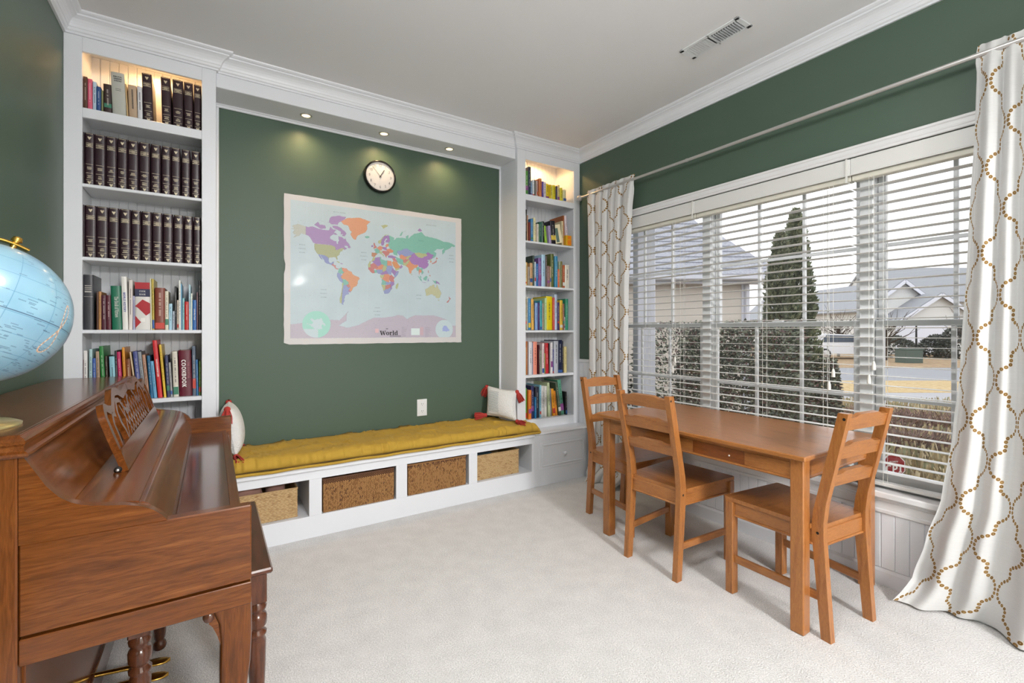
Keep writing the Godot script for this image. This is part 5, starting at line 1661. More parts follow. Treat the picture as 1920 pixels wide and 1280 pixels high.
func all_books() -> void:
	var sans := SystemFont.new()
	sans.font_names = PackedStringArray(["Droid Sans"])
	sans.font_weight = 700
	var serif := SystemFont.new()
	serif.font_names = PackedStringArray(["Droid Serif"])
	var enc := mat("maroon_leather", Color(0.17, 0.085, 0.12), 0.34)
	var ordn := ["first", "second", "third", "fourth", "fifth", "sixth", "seventh", "eighth", "ninth", "tenth", "eleventh", "twelfth", "thirteenth", "fourteenth", "fifteenth", "sixteenth", "seventeenth", "eighteenth", "nineteenth", "twentieth", "twenty-first", "twenty-second", "twenty-third", "twenty-fourth", "twenty-fifth", "twenty-sixth", "twenty-seventh"]
	var g := RandomNumberGenerator.new()
	g.seed = 1234
	for row in BOOKS:
		var shelf: String = row[0]
		var base: float = row[1]
		var left := shelf.contains("piano")
		var prev := [-9.0, 0.0, 0.3]
		for k in row[2].size():
			var b: Array = row[2][k]
			var w: float = b[1] - b[0] - 0.0004
			var h: float = b[2]
			var dx: float = b[3]
			# a leaning book rests on its neighbour, it does not pass through it
			var yc := minf(h, prev[2])
			dx = minf(dx, 0.0) if prev[0] < -8.0 else clampf(dx, minf(0.0, (prev[0] + prev[1] * yc / prev[2] - b[0]) * h / yc), 0.0)
			prev = [b[1], dx, h]
			var is_enc: bool = b[4] == "ENC"
			var zs := -3.213 if left else -3.205
			var depth := 0.205 if is_enc else clampf(h * 0.74, 0.11, 0.205)
			if not is_enc:
				zs -= g.randf() * 0.02 if not left else 0.004 * (k % 3)
			depth = minf(depth, zs + 3.424)
			var name_ := "volume" if is_enc else "book"
			var label: String
			if is_enc:
				label = "dark maroon gilt-lettered volume, %s from left, %s" % [ordn[k], shelf]
			else:
				label = "%s book, %s from left, %s" % [b[5], ordn[k], shelf]
			var t := thing(name_, label, "book", Vector3.ZERO, "books on the " + shelf)
			var col := Color(0.85, 0.84, 0.82) if b[4] == "COOK" else (Color.WHITE if is_enc else Color.html(b[4]))
			var cm: Material = enc
			if not is_enc:
				cm = mat("cover_%s_%d" % [b[4], k], col, 0.38)
			# boards and a slightly rounded spine, local x from 0 to w, spine at z = 0
			var cov := MB.new()
			var th := minf(0.0022, w * 0.18)
			var bow := minf(w * 0.12, 0.005)
			var arc := [[0.0, 0.0 - bow]]
			for i in 7:
				var a := PI * (i / 6.0)
				arc.append([w * 0.5 - w * 0.5 * cos(a), -bow + bow * sin(a)])
			var poly := []
			for p in arc.slice(1): poly.append([p[0], p[1]])
			poly.append([w, -depth]); poly.append([w - th, -depth]); poly.append([w - th, -bow - 0.002]); poly.append([th, -bow - 0.002]); poly.append([th, -depth]); poly.append([0, -depth])
			cov.prism(pv(poly), Vector3.ZERO, Vector3(1, 0, 0), Vector3(0, 0, 1), Vector3(0, h, 0), 40.0)
			part(t, "cover", cov, cm)
			if w > th * 2.5:
				part(t, "pages", MB.new().span(th, w - th, 0.002, h - 0.003, -depth + 0.004, -bow - 0.002), M.paper)
			var zf := 0.0004
			if is_enc and w > 0.02:
				var gl := MB.new()
				for y in [0.985, 0.81, 0.785, 0.772, 0.748, 0.735, 0.405, 0.235, 0.105]:
					gl.span(w * 0.12, w * 0.88, h * y - 0.0007, h * y + 0.0007, -bow, zf)
				for y in [0.79, 0.76, 0.35, 0.33, 0.31, 0.19, 0.165, 0.145]:
					var ww := g.randf_range(0.12, 0.28)
					gl.span(w * (0.5 - ww), w * (0.5 + ww), h * y - 0.0012, h * y + 0.0012, -bow * 0.6, zf + 0.0002)
				for y in [0.90, 0.05]:
					gl.prism(pv([[-0.008, 0.007], [-0.004, 0.009], [0, 0.006], [0.004, 0.009], [0.008, 0.007], [0.003, -0.004], [0, -0.008], [-0.003, -0.004]]), Vector3(w / 2, h * y, -0.001), Vector3(1, 0, 0), Vector3(0, 1, 0), Vector3(0, 0, 0.0016))
				part(t, "gilt_lettering", gl, M.gilt).set_meta("kind", "stuff")
			elif not is_enc:
				spine_print(t, b, w, h, bow, col, g, sans, serif)
			var pivot := Vector3(b[0] if dx <= 0.0 else b[1], base, zs)
			var ang := atan2(-dx, h)
			t.rotation = Vector3(0, 0, ang)
			t.position = pivot if dx <= 0.0 else pivot - Vector3(w * cos(ang), w * sin(ang), 0)
	# a small yellow box stands at the front of the second shelf
	var y := thing("yellow_box", "small yellow picture box standing at the end of the second shelf beside the curtain", "box", Vector3(2.665, 2.009, -3.20))
	part(y, "body", MB.new().span(2.632, 2.694, 2.009, 2.098, -3.235, -3.185, 0.003), mat("box_yellow", Color(0.86, 0.66, 0.10), 0.5))
	part(y, "front_print", MB.new().span(2.648, 2.690, 2.014, 2.056, -3.185, -3.1845).span(2.650, 2.686, 2.066, 2.092, -3.185, -3.1845), mat("box_amber", Color(0.90, 0.50, 0.10), 0.5))
	var p := thing("picture_book", "cream picture book with a green band leaning face-out on the second shelf", "book", Vector3(2.60, 2.009, -3.22))
	var tr := Transform3D(Basis(Vector3(0, 1, 0), deg_to_rad(-38.0)) * Basis(Vector3(0, 0, 1), deg_to_rad(9.0)), Vector3(2.545, 2.10, -3.215))
	part(p, "cover", MB.new().boxt(tr, Vector3(0.085, 0.165, 0.010), 0.001), mat("picture_cream", Color(0.84, 0.79, 0.62), 0.4))
	part(p, "cover_print", MB.new().boxt(tr * Transform3D(Basis(), Vector3(0.006, -0.01, 0.0055)), Vector3(0.026, 0.125, 0.001)), mat("picture_green", Color(0.08, 0.30, 0.22), 0.4))

func spine_print(t: Node3D, b: Array, w: float, h: float, bow: float, col: Color, g: RandomNumberGenerator, sans: SystemFont, serif: SystemFont) -> void:
	var down := Basis(Vector3(0, 0, 1), -PI / 2)
	var light := col.get_luminance() < 0.5
	var ink := mat("spine_ink", col.lerp(Color(0.92, 0.9, 0.85) if light else Color(0.12, 0.12, 0.16), 0.62), 0.6)
	var title := ""
	if b.size() > 6: title = b[6]
	if b[4] == "COOK":
		var red := mat("cook_red", Color(0.66, 0.07, 0.12), 0.4)
		var navy := mat("cook_navy", Color(0.07, 0.11, 0.26), 0.4)
		part(t, "spine_print", MB.new().span(0, w, h * 0.86, h, -0.002, 0.0006).prism(pv([[0.0, 0.50 * h], [w * 0.5, 0.64 * h], [w, 0.56 * h], [w, 0.36 * h], [w * 0.72, 0.30 * h], [0.2 * w, 0.46 * h]]), Vector3(0, 0, -0.001), Vector3(1, 0, 0), Vector3(0, 1, 0), Vector3(0, 0, 0.0015)).prism(pv([[0.0, 0.3 * h], [w * 0.38, 0.16 * h], [0.0, 0.04 * h]]), Vector3(0, 0, -0.001), Vector3(1, 0, 0), Vector3(0, 1, 0), Vector3(0, 0, 0.0015)), red)
		part(t, "title_band", MB.new().span(0, w, h * 0.70, h * 0.86, -0.002, 0.0006), navy)
		words(t, "COOK", serif, 0.0085, Vector3(w / 2, h * 0.81, 0.0008), Basis(), M.print_white, "spine_title", 0.82)
		words(t, "BOOK", serif, 0.0085, Vector3(w / 2, h * 0.745, 0.0008), Basis(), M.print_white, "spine_title", 0.82)
		part(t, "emblem", MB.new().span(w * 0.36, w * 0.64, h * 0.17, h * 0.25, -0.001, 0.0007), M.print_white)
		return
	if title == "@":
		var gl := MB.new()
		for y in [0.80, 0.765, 0.735, 0.70, 0.685]:
			gl.span(w * 0.15, w * 0.8, h * y - 0.002, h * y + 0.002, -bow * 0.7, 0.0008)
		gl.span(w * 0.05, w * 0.95, h * 0.602 - 0.0008, h * 0.602 + 0.0008, -bow, 0.0008)
		part(t, "spine_print", gl, ink).set_meta("kind", "stuff")
		return
	if title.contains("|"):
		var s := title.split("|")
		for i in 3:
			words(t, s[i], sans, 0.0065, Vector3(w / 2, h * (0.90 - 0.048 * i), 0.0008), Basis(), M.ink_black, "spine_title", 0.9)
		part(t, "spine_print", MB.new().span(w * 0.3, w * 0.7, h * 0.625, h * 0.631, -bow * 0.5, 0.0006).span(w * 0.3, w * 0.7, h * 0.59, h * 0.596, -bow * 0.5, 0.0006), M.ink_black).set_meta("kind", "stuff")
		return
	if title == "COOKBOOK":
		words(t, "COOKBOOK", sans, w * 0.34, Vector3(w * 0.38, h * 0.5, 0.0009), down, M.print_white, "spine_title", 1.02)
		words(t, "THE ESSENTIAL", serif, w * 0.15, Vector3(w * 0.76, h * 0.56, 0.0009), down, mat("title_rose", Color(0.72, 0.42, 0.46), 0.5), "spine_title", 1.0)
		return
	if title != "":
		var m2: Material = M.print_white
		var hh := w * 0.42
		if title == "WORLD HISTORY": m2 = mat("title_blue", Color(0.10, 0.20, 0.55), 0.5)
		words(t, title, serif if title.begins_with("The") else sans, hh if title.length() < 15 else hh * 0.8, Vector3(w * 0.5, h * 0.52, 0.0009), down, m2, "spine_title", minf(1.0, h * 0.82 / (title.length() * hh * 0.95)))
		return
	if w < 0.008: return
	# plain printed blocks: author and title lines running down the spine, now and then a coloured panel
	var pr := MB.new()
	var yy := h * g.randf_range(0.80, 0.9)
	var gap := 0.0
	while yy > h * 0.32:
		# letter-sized marks, broken into words
		var L := g.randf_range(0.0022, 0.0042)
		pr.span(w * 0.40, w * 0.60, yy - L, yy, -bow * 0.4, 0.0005)
		gap = 0.0012 if g.randf() < 0.82 else 0.008
		yy -= L + gap
	part(t, "spine_print", pr, ink).set_meta("kind", "stuff")
	if g.randf() < 0.45:
		var hue := mat("panel_%d" % g.randi_range(0, 5), [Color(0.75, 0.25, 0.2), Color(0.2, 0.35, 0.6), Color(0.85, 0.75, 0.3), Color(0.85, 0.85, 0.82), Color(0.25, 0.5, 0.4), Color(0.55, 0.3, 0.55)][g.randi_range(0, 5)], 0.4)
		var y0 := h * g.randf_range(0.0, 0.25)
		part(t, "spine_panel", MB.new().span(w * 0.04, w * 0.96, y0, y0 + h * g.randf_range(0.08, 0.2), -bow * 0.9, 0.0002), hue)

const BOOKS := [
	["top shelf behind the piano", 2.39, [
		[-0.5570, -0.5409, 0.175, 0.000, "5a3826", "brown leather"],
		[-0.5405, -0.5222, 0.170, 0.000, "d8607a", "bright pink"],
		[-0.5214, -0.5061, 0.162, 0.000, "b9cfe0", "pale blue"],
		[-0.5053, -0.4879, 0.138, 0.000, "2b4f86", "royal blue"],
		[-0.4863, -0.4792, 0.124, 0.000, "7f8258", "slim olive"],
		[-0.4760, -0.4430, 0.164, -0.004, "3b2a28", "dark brown with a round emblem"],
		[-0.4406, -0.3840, 0.234, -0.011, "b9bab2", "thick grey", "BIBLICAL|HEBREW|SYNTAX"],
		[-0.3823, -0.3756, 0.185, -0.009, "c7a878", "thin tan"],
		[-0.3740, -0.3378, 0.188, -0.006, "bfa58a", "beige"],
		[-0.3361, -0.3157, 0.188, -0.003, "d8d8dc", "white spiral-bound"],
		[-0.3114, -0.2681, 0.266, -0.009, "ENC", "maroon gilt volume standing apart"],
		[-0.2307, -0.1881, 0.269, -0.007, "ENC", "maroon gilt volume"],
		[-0.1827, -0.1342, 0.271, -0.002, "ENC", "maroon gilt volume"],
		[-0.1305, -0.0885, 0.271, -0.002, "ENC", "maroon gilt volume"],
		[-0.0847, -0.0496, 0.269, -0.001, "ENC", "maroon gilt volume"],
	]],
	["second shelf behind the piano", 2.005, [
		[-0.5570, -0.5528, 0.272, 0.000, "ENC", "maroon gilt volume"],
		[-0.5510, -0.5147, 0.272, 0.000, "ENC", "maroon gilt volume"],
		[-0.5129, -0.4699, 0.272, 0.000, "ENC", "maroon gilt volume"],
		[-0.4680, -0.4246, 0.272, 0.000, "ENC", "maroon gilt volume"],
		[-0.4218, -0.3804, 0.272, 0.000, "ENC", "maroon gilt volume"],
		[-0.3784, -0.3338, 0.272, 0.000, "ENC", "maroon gilt volume"],
		[-0.3308, -0.2842, 0.272, 0.000, "ENC", "maroon gilt volume"],
		[-0.2806, -0.2371, 0.272, 0.000, "ENC", "maroon gilt volume"],
		[-0.2330, -0.1923, 0.272, 0.000, "ENC", "maroon gilt volume"],
		[-0.1897, -0.1482, 0.272, 0.000, "ENC", "maroon gilt volume"],
		[-0.1434, -0.1022, 0.272, 0.000, "ENC", "maroon gilt volume"],
		[-0.0973, -0.0553, 0.272, 0.000, "ENC", "maroon gilt volume"],
	]],
	["third shelf behind the piano", 1.63, [
		[-0.5570, -0.5519, 0.272, 0.000, "ENC", "maroon gilt volume"],
		[-0.5506, -0.5069, 0.272, 0.000, "ENC", "maroon gilt volume"],
		[-0.5051, -0.4596, 0.272, 0.000, "ENC", "maroon gilt volume"],
		[-0.4572, -0.4146, 0.272, 0.000, "ENC", "maroon gilt volume"],
		[-0.4112, -0.3662, 0.272, 0.000, "ENC", "maroon gilt volume"],
		[-0.3638, -0.3233, 0.272, 0.000, "ENC", "maroon gilt volume"],
		[-0.3203, -0.2766, 0.272, 0.000, "ENC", "maroon gilt volume"],
		[-0.2740, -0.2294, 0.272, 0.000, "ENC", "maroon gilt volume"],
		[-0.2263, -0.1823, 0.272, 0.000, "ENC", "maroon gilt volume"],
		[-0.1791, -0.1342, 0.272, 0.000, "ENC", "maroon gilt volume"],
		[-0.1310, -0.0901, 0.272, 0.000, "ENC", "maroon gilt volume"],
		[-0.0863, -0.0520, 0.272, 0.000, "ENC", "maroon gilt volume"],
	]],
	["fourth shelf behind the piano", 1.256, [
		[-0.5570, -0.5166, 0.286, 0.000, "35353b", "thick black reference", "@"],
		[-0.5059, -0.4984, 0.199, 0.000, "4a2a1c", "thin dark brown"],
		[-0.4979, -0.4870, 0.201, 0.000, "b98550", "thin tan"],
		[-0.4841, -0.4657, 0.182, -0.002, "4c1c2c", "plain maroon"],
		[-0.4651, -0.4468, 0.183, -0.003, "561f2c", "plain wine red"],
		[-0.4439, -0.4011, 0.234, -0.011, "1f6b50", "green", "The Book of Virtues"],
		[-0.3996, -0.3765, 0.285, -0.007, "e4e2dc", "tall white", "WORLD HISTORY"],
		[-0.3753, -0.3590, 0.269, 0.000, "d9cfc8", "white and red thin"],
		[-0.3581, -0.3475, 0.184, -0.002, "a9a7c4", "lavender thin"],
		[-0.3462, -0.2819, 0.258, -0.008, "COOK", "red white and navy cookbook"],
		[-0.2807, -0.2750, 0.284, -0.008, "d9d6b8", "thin cream"],
		[-0.2744, -0.2643, 0.281, -0.004, "b7a23f", "gold-olive"],
		[-0.2630, -0.2183, 0.233, 0.000, "7e3d2c", "brick red"],
		[-0.2177, -0.2022, 0.216, -0.004, "d8d2bc", "ragged cream"],
		[-0.2012, -0.1859, 0.147, 0.000, "a9d0e2", "small sky blue"],
		[-0.1849, -0.1741, 0.105, 0.000, "9fa9b5", "small grey-blue"],
		[-0.1735, -0.1649, 0.245, -0.004, "23252c", "narrow black"],
		[-0.1643, -0.1557, 0.168, 0.000, "cdbfae", "thin buff"],
		[-0.1547, -0.1457, 0.280, -0.005, "e6e6e0", "thin white tall"],
		[-0.1447, -0.1397, 0.262, -0.004, "6fa5c4", "light blue tall"],
		[-0.1391, -0.1297, 0.181, 0.000, "8cc0c4", "pale teal short"],
		[-0.1284, -0.1096, 0.161, 0.000, "b8221f", "bright red"],
		[-0.1089, -0.1001, 0.258, -0.005, "b5d5df", "pale aqua tall"],
		[-0.0995, -0.0927, 0.209, 0.000, "dfe6d8", "thin off-white"],
		[-0.0913, -0.0736, 0.171, 0.000, "2f69ac", "bright blue", "Little Blue Truck"],
		[-0.0729, -0.0661, 0.217, 0.000, "6a4a50", "thin dusky"],
		[-0.0654, -0.0509, 0.284, 0.000, "2c2a2e", "black and white"],
	]],
	["fifth shelf behind the piano", 0.88, [
		[-0.5570, -0.5570, 0.222, 0.000, "6b1f33", "thin wine sliver"],
		[-0.5564, -0.5419, 0.268, 0.000, "dcdad6", "white"],
		[-0.5352, -0.5228, 0.275, 0.000, "a9c8c8", "pale teal"],
		[-0.5178, -0.5047, 0.228, -0.004, "3a5a9c", "blue paperback"],
		[-0.5036, -0.4899, 0.263, -0.013, "a89078", "tan paperback"],
		[-0.4830, -0.4657, 0.290, -0.017, "2e7d3c", "bright green"],
		[-0.4645, -0.4552, 0.238, -0.008, "3a2a20", "dark thin"],
		[-0.4483, -0.4260, 0.235, -0.008, "8fc3d0", "sky blue"],
		[-0.4254, -0.4153, 0.265, -0.009, "262a2c", "black thin"],
		[-0.4130, -0.3987, 0.259, -0.011, "b8285a", "magenta"],
		[-0.3939, -0.3826, 0.282, -0.010, "d58f28", "orange"],
		[-0.3814, -0.3590, 0.220, -0.016, "7c4522", "brown paperback"],
		[-0.3438, -0.3371, 0.258, -0.033, "cbb391", "cream leaning"],
		[-0.3358, -0.3168, 0.260, -0.023, "4a5288", "navy leaning"],
		[-0.3155, -0.3000, 0.257, -0.023, "8f9498", "grey leaning"],
		[-0.2988, -0.2850, 0.241, -0.020, "a9826c", "patterned tan leaning"],
		[-0.2819, -0.2687, 0.235, -0.017, "1f5f86", "deep blue"],
		[-0.2674, -0.2529, 0.204, -0.018, "6aa5c8", "light blue with red foot"],
		[-0.2484, -0.2286, 0.319, -0.026, "c62a30", "tall red", "COOK'S COUNTRY 2005"],
		[-0.2228, -0.2119, 0.295, -0.023, "d9b43a", "tall yellow"],
		[-0.2087, -0.1944, 0.234, -0.012, "3a3f62", "navy"],
		[-0.1924, -0.1826, 0.194, -0.010, "9c9c9c", "grey thin"],
		[-0.1794, -0.1550, 0.255, -0.008, "cfc9bb", "fat cream"],
		[-0.1514, -0.0927, 0.260, -0.007, "5e1628", "fat maroon cookbook", "COOKBOOK"],
		[-0.0913, -0.0743, 0.284, -0.004, "566272", "slate"],
		[-0.0733, -0.0633, 0.205, -0.005, "2f6a9e", "blue thin"],
		[-0.0619, -0.0502, 0.197, 0.000, "5d7a35", "olive green"],
	]],
	["top shelf beside the curtain", 2.39, [
		[2.2090, 2.2399, 0.206, 0.000, "4b8a3a", "grass green"],
		[2.2413, 2.2682, 0.246, 0.000, "23304a", "tall navy"],
		[2.2692, 2.2882, 0.123, 0.000, "8fb3d4", "light blue"],
		[2.2892, 2.3073, 0.144, 0.000, "d6dce2", "white"],
		[2.3083, 2.3179, 0.148, 0.000, "4a4238", "thin dark"],
		[2.3208, 2.3338, 0.143, 0.000, "b0a49c", "greyish"],
		[2.3348, 2.3459, 0.145, 0.000, "b58a8a", "mauve"],
		[2.3469, 2.3556, 0.147, 0.000, "8a4a34", "thin brown"],
		[2.3571, 2.3824, 0.168, 0.000, "cf7f52", "orange"],
		[2.3849, 2.4006, 0.146, 0.000, "5a4aa0", "purple"],
		[2.4021, 2.4312, 0.147, 0.000, "cfc8d4", "lilac white"],
		[2.4352, 2.4681, 0.139, 0.000, "e2c92a", "yellow"],
		[2.4701, 2.4872, 0.134, 0.000, "d8b91f", "deep yellow"],
		[2.4897, 2.5094, 0.137, 0.000, "e6e07a", "pale yellow"],
		[2.5109, 2.5420, 0.140, 0.000, "e0d02c", "lemon yellow"],
		[2.5430, 2.5532, 0.133, 0.000, "4a4468", "thin dusk purple"],
		[2.5558, 2.5769, 0.145, 0.000, "e2cf94", "cream yellow"],
		[2.5790, 2.5965, 0.128, 0.000, "dfd43a", "small yellow"],
		[2.5986, 2.6225, 0.132, 0.000, "e3d43c", "small bright yellow"],
		[2.6252, 2.6566, 0.117, 0.000, "dcd9ae", "small pale"],
	]],
	["second shelf beside the curtain", 2.009, [
		[2.2091, 2.2175, 0.257, 0.000, "a9c2cf", "thin pale blue"],
		[2.2186, 2.2367, 0.266, 0.000, "241f1c", "tall black"],
		[2.2374, 2.2505, 0.220, 0.000, "b48a6c", "tan"],
		[2.2521, 2.2598, 0.160, 0.000, "84322a", "thin brick"],
		[2.2614, 2.2722, 0.161, 0.000, "d0784a", "thin orange"],
		[2.2734, 2.2964, 0.194, 0.000, "3f7fb0", "blue"],
		[2.2980, 2.3137, 0.206, 0.000, "e0dcae", "cream"],
		[2.3145, 2.3302, 0.198, 0.000, "dfd3a4", "spotted cream"],
		[2.3322, 2.3468, 0.156, 0.000, "d8cfc8", "white and red"],
		[2.3488, 2.3611, 0.158, 0.000, "a8bf9c", "pale green"],
		[2.3627, 2.3803, 0.179, 0.000, "1f5a45", "dark green"],
		[2.3811, 2.3907, 0.178, 0.000, "6a8a80", "grey green"],
		[2.3919, 2.4109, 0.186, 0.000, "16241f", "black-green"],
		[2.4311, 2.4523, 0.153, -0.020, "98c83a", "lime leaning"],
		[2.4645, 2.4867, 0.155, -0.013, "a99ac0", "lavender leaning"],
		[2.4884, 2.5415, 0.202, -0.014, "1d1a24", "fat black leaning"],
		[2.6099, 2.6291, 0.217, -0.004, "d8caa0", "cream picture"],
		[2.6312, 2.6432, 0.268, -0.016, "a05a2e", "brown spined leaning"],
		[2.6592, 2.6821, 0.268, -0.026, "e2d3da", "pinkish white leaning"],
	]],
	["third shelf beside the curtain", 1.634, [
		[2.2091, 2.2213, 0.189, 0.000, "d8d3b4", "cream"],
		[2.2228, 2.2413, 0.196, 0.000, "d09a3a", "amber"],
		[2.2428, 2.2676, 0.160, 0.000, "9c8f80", "greyish brown"],
		[2.2691, 2.2956, 0.194, 0.000, "c99f70", "tan with orange top"],
		[2.2972, 2.3145, 0.260, 0.000, "3a4a40", "dark green thin"],
		[2.3160, 2.3286, 0.207, 0.000, "c9d6e4", "white-blue thin"],
		[2.3302, 2.3508, 0.192, 0.000, "2f6fb0", "blue"],
		[2.3532, 2.3843, 0.243, 0.000, "7a5a9a", "purple patterned"],
		[2.3891, 2.4287, 0.275, 0.000, "a9cbe0", "pale blue tall"],
		[2.4311, 2.4441, 0.265, 0.000, "6a5a56", "dusky thin"],
		[2.4482, 2.4727, 0.182, 0.000, "8c6a64", "mauve brown"],
		[2.4736, 2.4867, 0.177, 0.000, "b59a80", "thin tan"],
		[2.4884, 2.5223, 0.291, 0.000, "5f6a34", "tall olive"],
		[2.5248, 2.5558, 0.272, 0.000, "3a8ab0", "teal blue with yellow top"],
		[2.5574, 2.5810, 0.161, 0.000, "d86a3a", "orange and white"],
		[2.5827, 2.5954, 0.232, 0.000, "b0c0a4", "thin pale green"],
		[2.5971, 2.6141, 0.233, 0.000, "7a7440", "khaki"],
		[2.6193, 2.6450, 0.202, 0.000, "b0562a", "rust orange"],
		[2.6467, 2.6960, 0.205, 0.000, "dcd6c8", "fat cream"],
	]],
	["fourth shelf beside the curtain", 1.259, [
		[2.2121, 2.2290, 0.262, 0.000, "7a7448", "khaki"],
		[2.2297, 2.2451, 0.279, 0.000, "cfcabb", "off-white"],
		[2.2471, 2.2730, 0.267, 0.000, "3a86b8", "blue spiral"],
		[2.2785, 2.3042, 0.262, -0.004, "e0ad52", "yellow spiral-bound"],
		[2.3058, 2.3152, 0.247, 0.000, "26303a", "thin dark"],
		[2.3168, 2.3453, 0.231, 0.000, "7fa0d0", "periwinkle"],
		[2.3468, 2.3588, 0.235, 0.000, "4a2468", "deep purple"],
		[2.3600, 2.3699, 0.233, 0.000, "a58ac0", "thin lilac"],
		[2.3707, 2.3940, 0.253, 0.000, "3aa0b0", "turquoise"],
		[2.3988, 2.4165, 0.231, 0.000, "a0907c", "speckled brown"],
		[2.4173, 2.4376, 0.277, 0.000, "b5d09a", "pale green"],
		[2.4392, 2.5049, 0.293, 0.000, "e0cb12", "fat bright yellow"],
		[2.5066, 2.5282, 0.284, 0.000, "c0483c", "red and white"],
		[2.5298, 2.5591, 0.313, 0.000, "b8c8de", "white and blue"],
		[2.5608, 2.5802, 0.243, 0.000, "3a2a68", "indigo"],
		[2.5819, 2.6107, 0.263, 0.000, "e0b83a", "golden yellow"],
		[2.6141, 2.6312, 0.234, 0.000, "8a5a4a", "brown"],
		[2.6329, 2.6475, 0.115, 0.000, "dde4e6", "short white"],
		[2.6501, 2.6795, 0.279, 0.000, "2f8a6a", "green and teal"],
	]],
	["fifth shelf beside the curtain", 0.877, [
		[2.2091, 2.2274, 0.235, 0.000, "b0b88a", "pale olive"],
		[2.2290, 2.2436, 0.286, 0.000, "b0662c", "rusty orange"],
		[2.2474, 2.2808, 0.282, 0.000, "d8d6dc", "white and navy"],
		[2.2824, 2.2956, 0.275, 0.000, "8a90a4", "grey-blue"],
		[2.2980, 2.3397, 0.281, 0.000, "e8907a", "salmon pink"],
		[2.3484, 2.3596, 0.255, 0.000, "4a1420", "dark wine"],
		[2.3611, 2.3859, 0.207, 0.000, "93a08c", "sage"],
		[2.3883, 2.4117, 0.267, 0.000, "e2cccc", "pale pink"],
		[2.4133, 2.4311, 0.180, 0.000, "8aa046", "leaf green"],
		[2.4352, 2.4703, 0.268, -0.010, "b8202a", "scarlet"],
		[2.4719, 2.4785, 0.266, 0.000, "16161a", "thin black"],
		[2.4801, 2.5016, 0.273, 0.000, "dcdadc", "white"],
		[2.5032, 2.5140, 0.213, 0.000, "4a4a8c", "thin violet"],
		[2.5157, 2.5600, 0.285, 0.000, "b9bdc6", "light grey"],
		[2.5625, 2.6141, 0.293, 0.000, "182040", "fat navy"],
		[2.6150, 2.6312, 0.284, 0.000, "2c2c36", "black and white"],
		[2.6334, 2.6596, 0.234, 0.000, "d9c88c", "straw yellow"],
	]],
	["lowest shelf beside the curtain", 0.505, [
		[2.2080, 2.2353, 0.262, 0.000, "4fa03a", "bright green"],
		[2.2421, 2.2722, 0.245, 0.000, "e07a2a", "orange"],
		[2.2783, 2.3087, 0.278, 0.000, "2a2c58", "navy patterned"],
		[2.3095, 2.3235, 0.181, 0.000, "2a80b8", "short blue"],
		[2.3261, 2.3631, 0.264, 0.000, "2b2d3c", "charcoal"],
		[2.3649, 2.3800, 0.280, 0.000, "8ac0d4", "light aqua"],
		[2.3818, 2.4023, 0.272, 0.000, "d5d4d2", "white"],
		[2.4036, 2.4238, 0.269, 0.000, "c4c2be", "pale grey"],
		[2.4252, 2.4473, 0.266, 0.000, "dedcd6", "bright white"],
		[2.4600, 2.4846, 0.296, -0.033, "bcc8a0", "pale sage leaning"],
		[2.4874, 2.4984, 0.244, -0.009, "8a8a90", "thin grey leaning"],
		[2.5112, 2.5390, 0.239, -0.024, "e59a22", "amber leaning"],
		[2.5455, 2.5669, 0.219, -0.027, "e08a2c", "deep orange leaning"],
		[2.5735, 2.6008, 0.295, -0.045, "4a5a48", "dark sage leaning"],
		[2.6060, 2.6444, 0.315, -0.041, "5a9a80", "large sea green leaning"],
		[2.6463, 2.6645, 0.204, -0.008, "1c1c20", "small black"],
	]],
]

const FW := Vector3(0.5433, 0, -0.8395)
const RT := Vector3(0.8395, 0, 0.5433)
const GY := -0.42

func spot(px: float, d: float, y: float) -> Vector3:
	# a place outdoors: bearing as seen from the middle of the room, distance and height
	var p := FW * d + RT * ((px - 960.0) / 870.0 * d)
	return Vector3(p.x, y, p.z)

func leafy(p: Node3D, called: String, n: int, pick: Callable, leaf: Mesh, tints: Array, seed_: int, size: float, up := 0.0) -> void:
	var mm := MultiMesh.new()
	mm.transform_format = MultiMesh.TRANSFORM_3D
	mm.use_colors = true
	mm.mesh = leaf
	mm.instance_count = n
	var g := RandomNumberGenerator.new()
	g.seed = seed_
	for i in n:
		var r: Array = pick.call(g)
		var at: Vector3 = r[0]
		var out: Vector3 = r[1]
		var d := (out + Vector3(g.randf_range(-0.7, 0.7), g.randf_range(-0.7, 0.7) + up, g.randf_range(-0.7, 0.7))).normalized()
		var s := size * g.randf_range(0.6, 1.3)
		var ex := d.cross(Vector3(g.randf_range(-1, 1), g.randf_range(-1, 1), g.randf_range(-1, 1))).normalized()
		mm.set_instance_transform(i, Transform3D(Basis(ex * s, d * s, ex.cross(d) * s), at - p.position))
		mm.set_instance_color(i, tints[g.randi_range(0, tints.size() - 1)])
	var o := MultiMeshInstance3D.new()
	o.name = called
	o.multimesh = mm
	o.material_override = M.leaf
	o.set_meta("kind", "stuff")
	p.add_child(o, true)

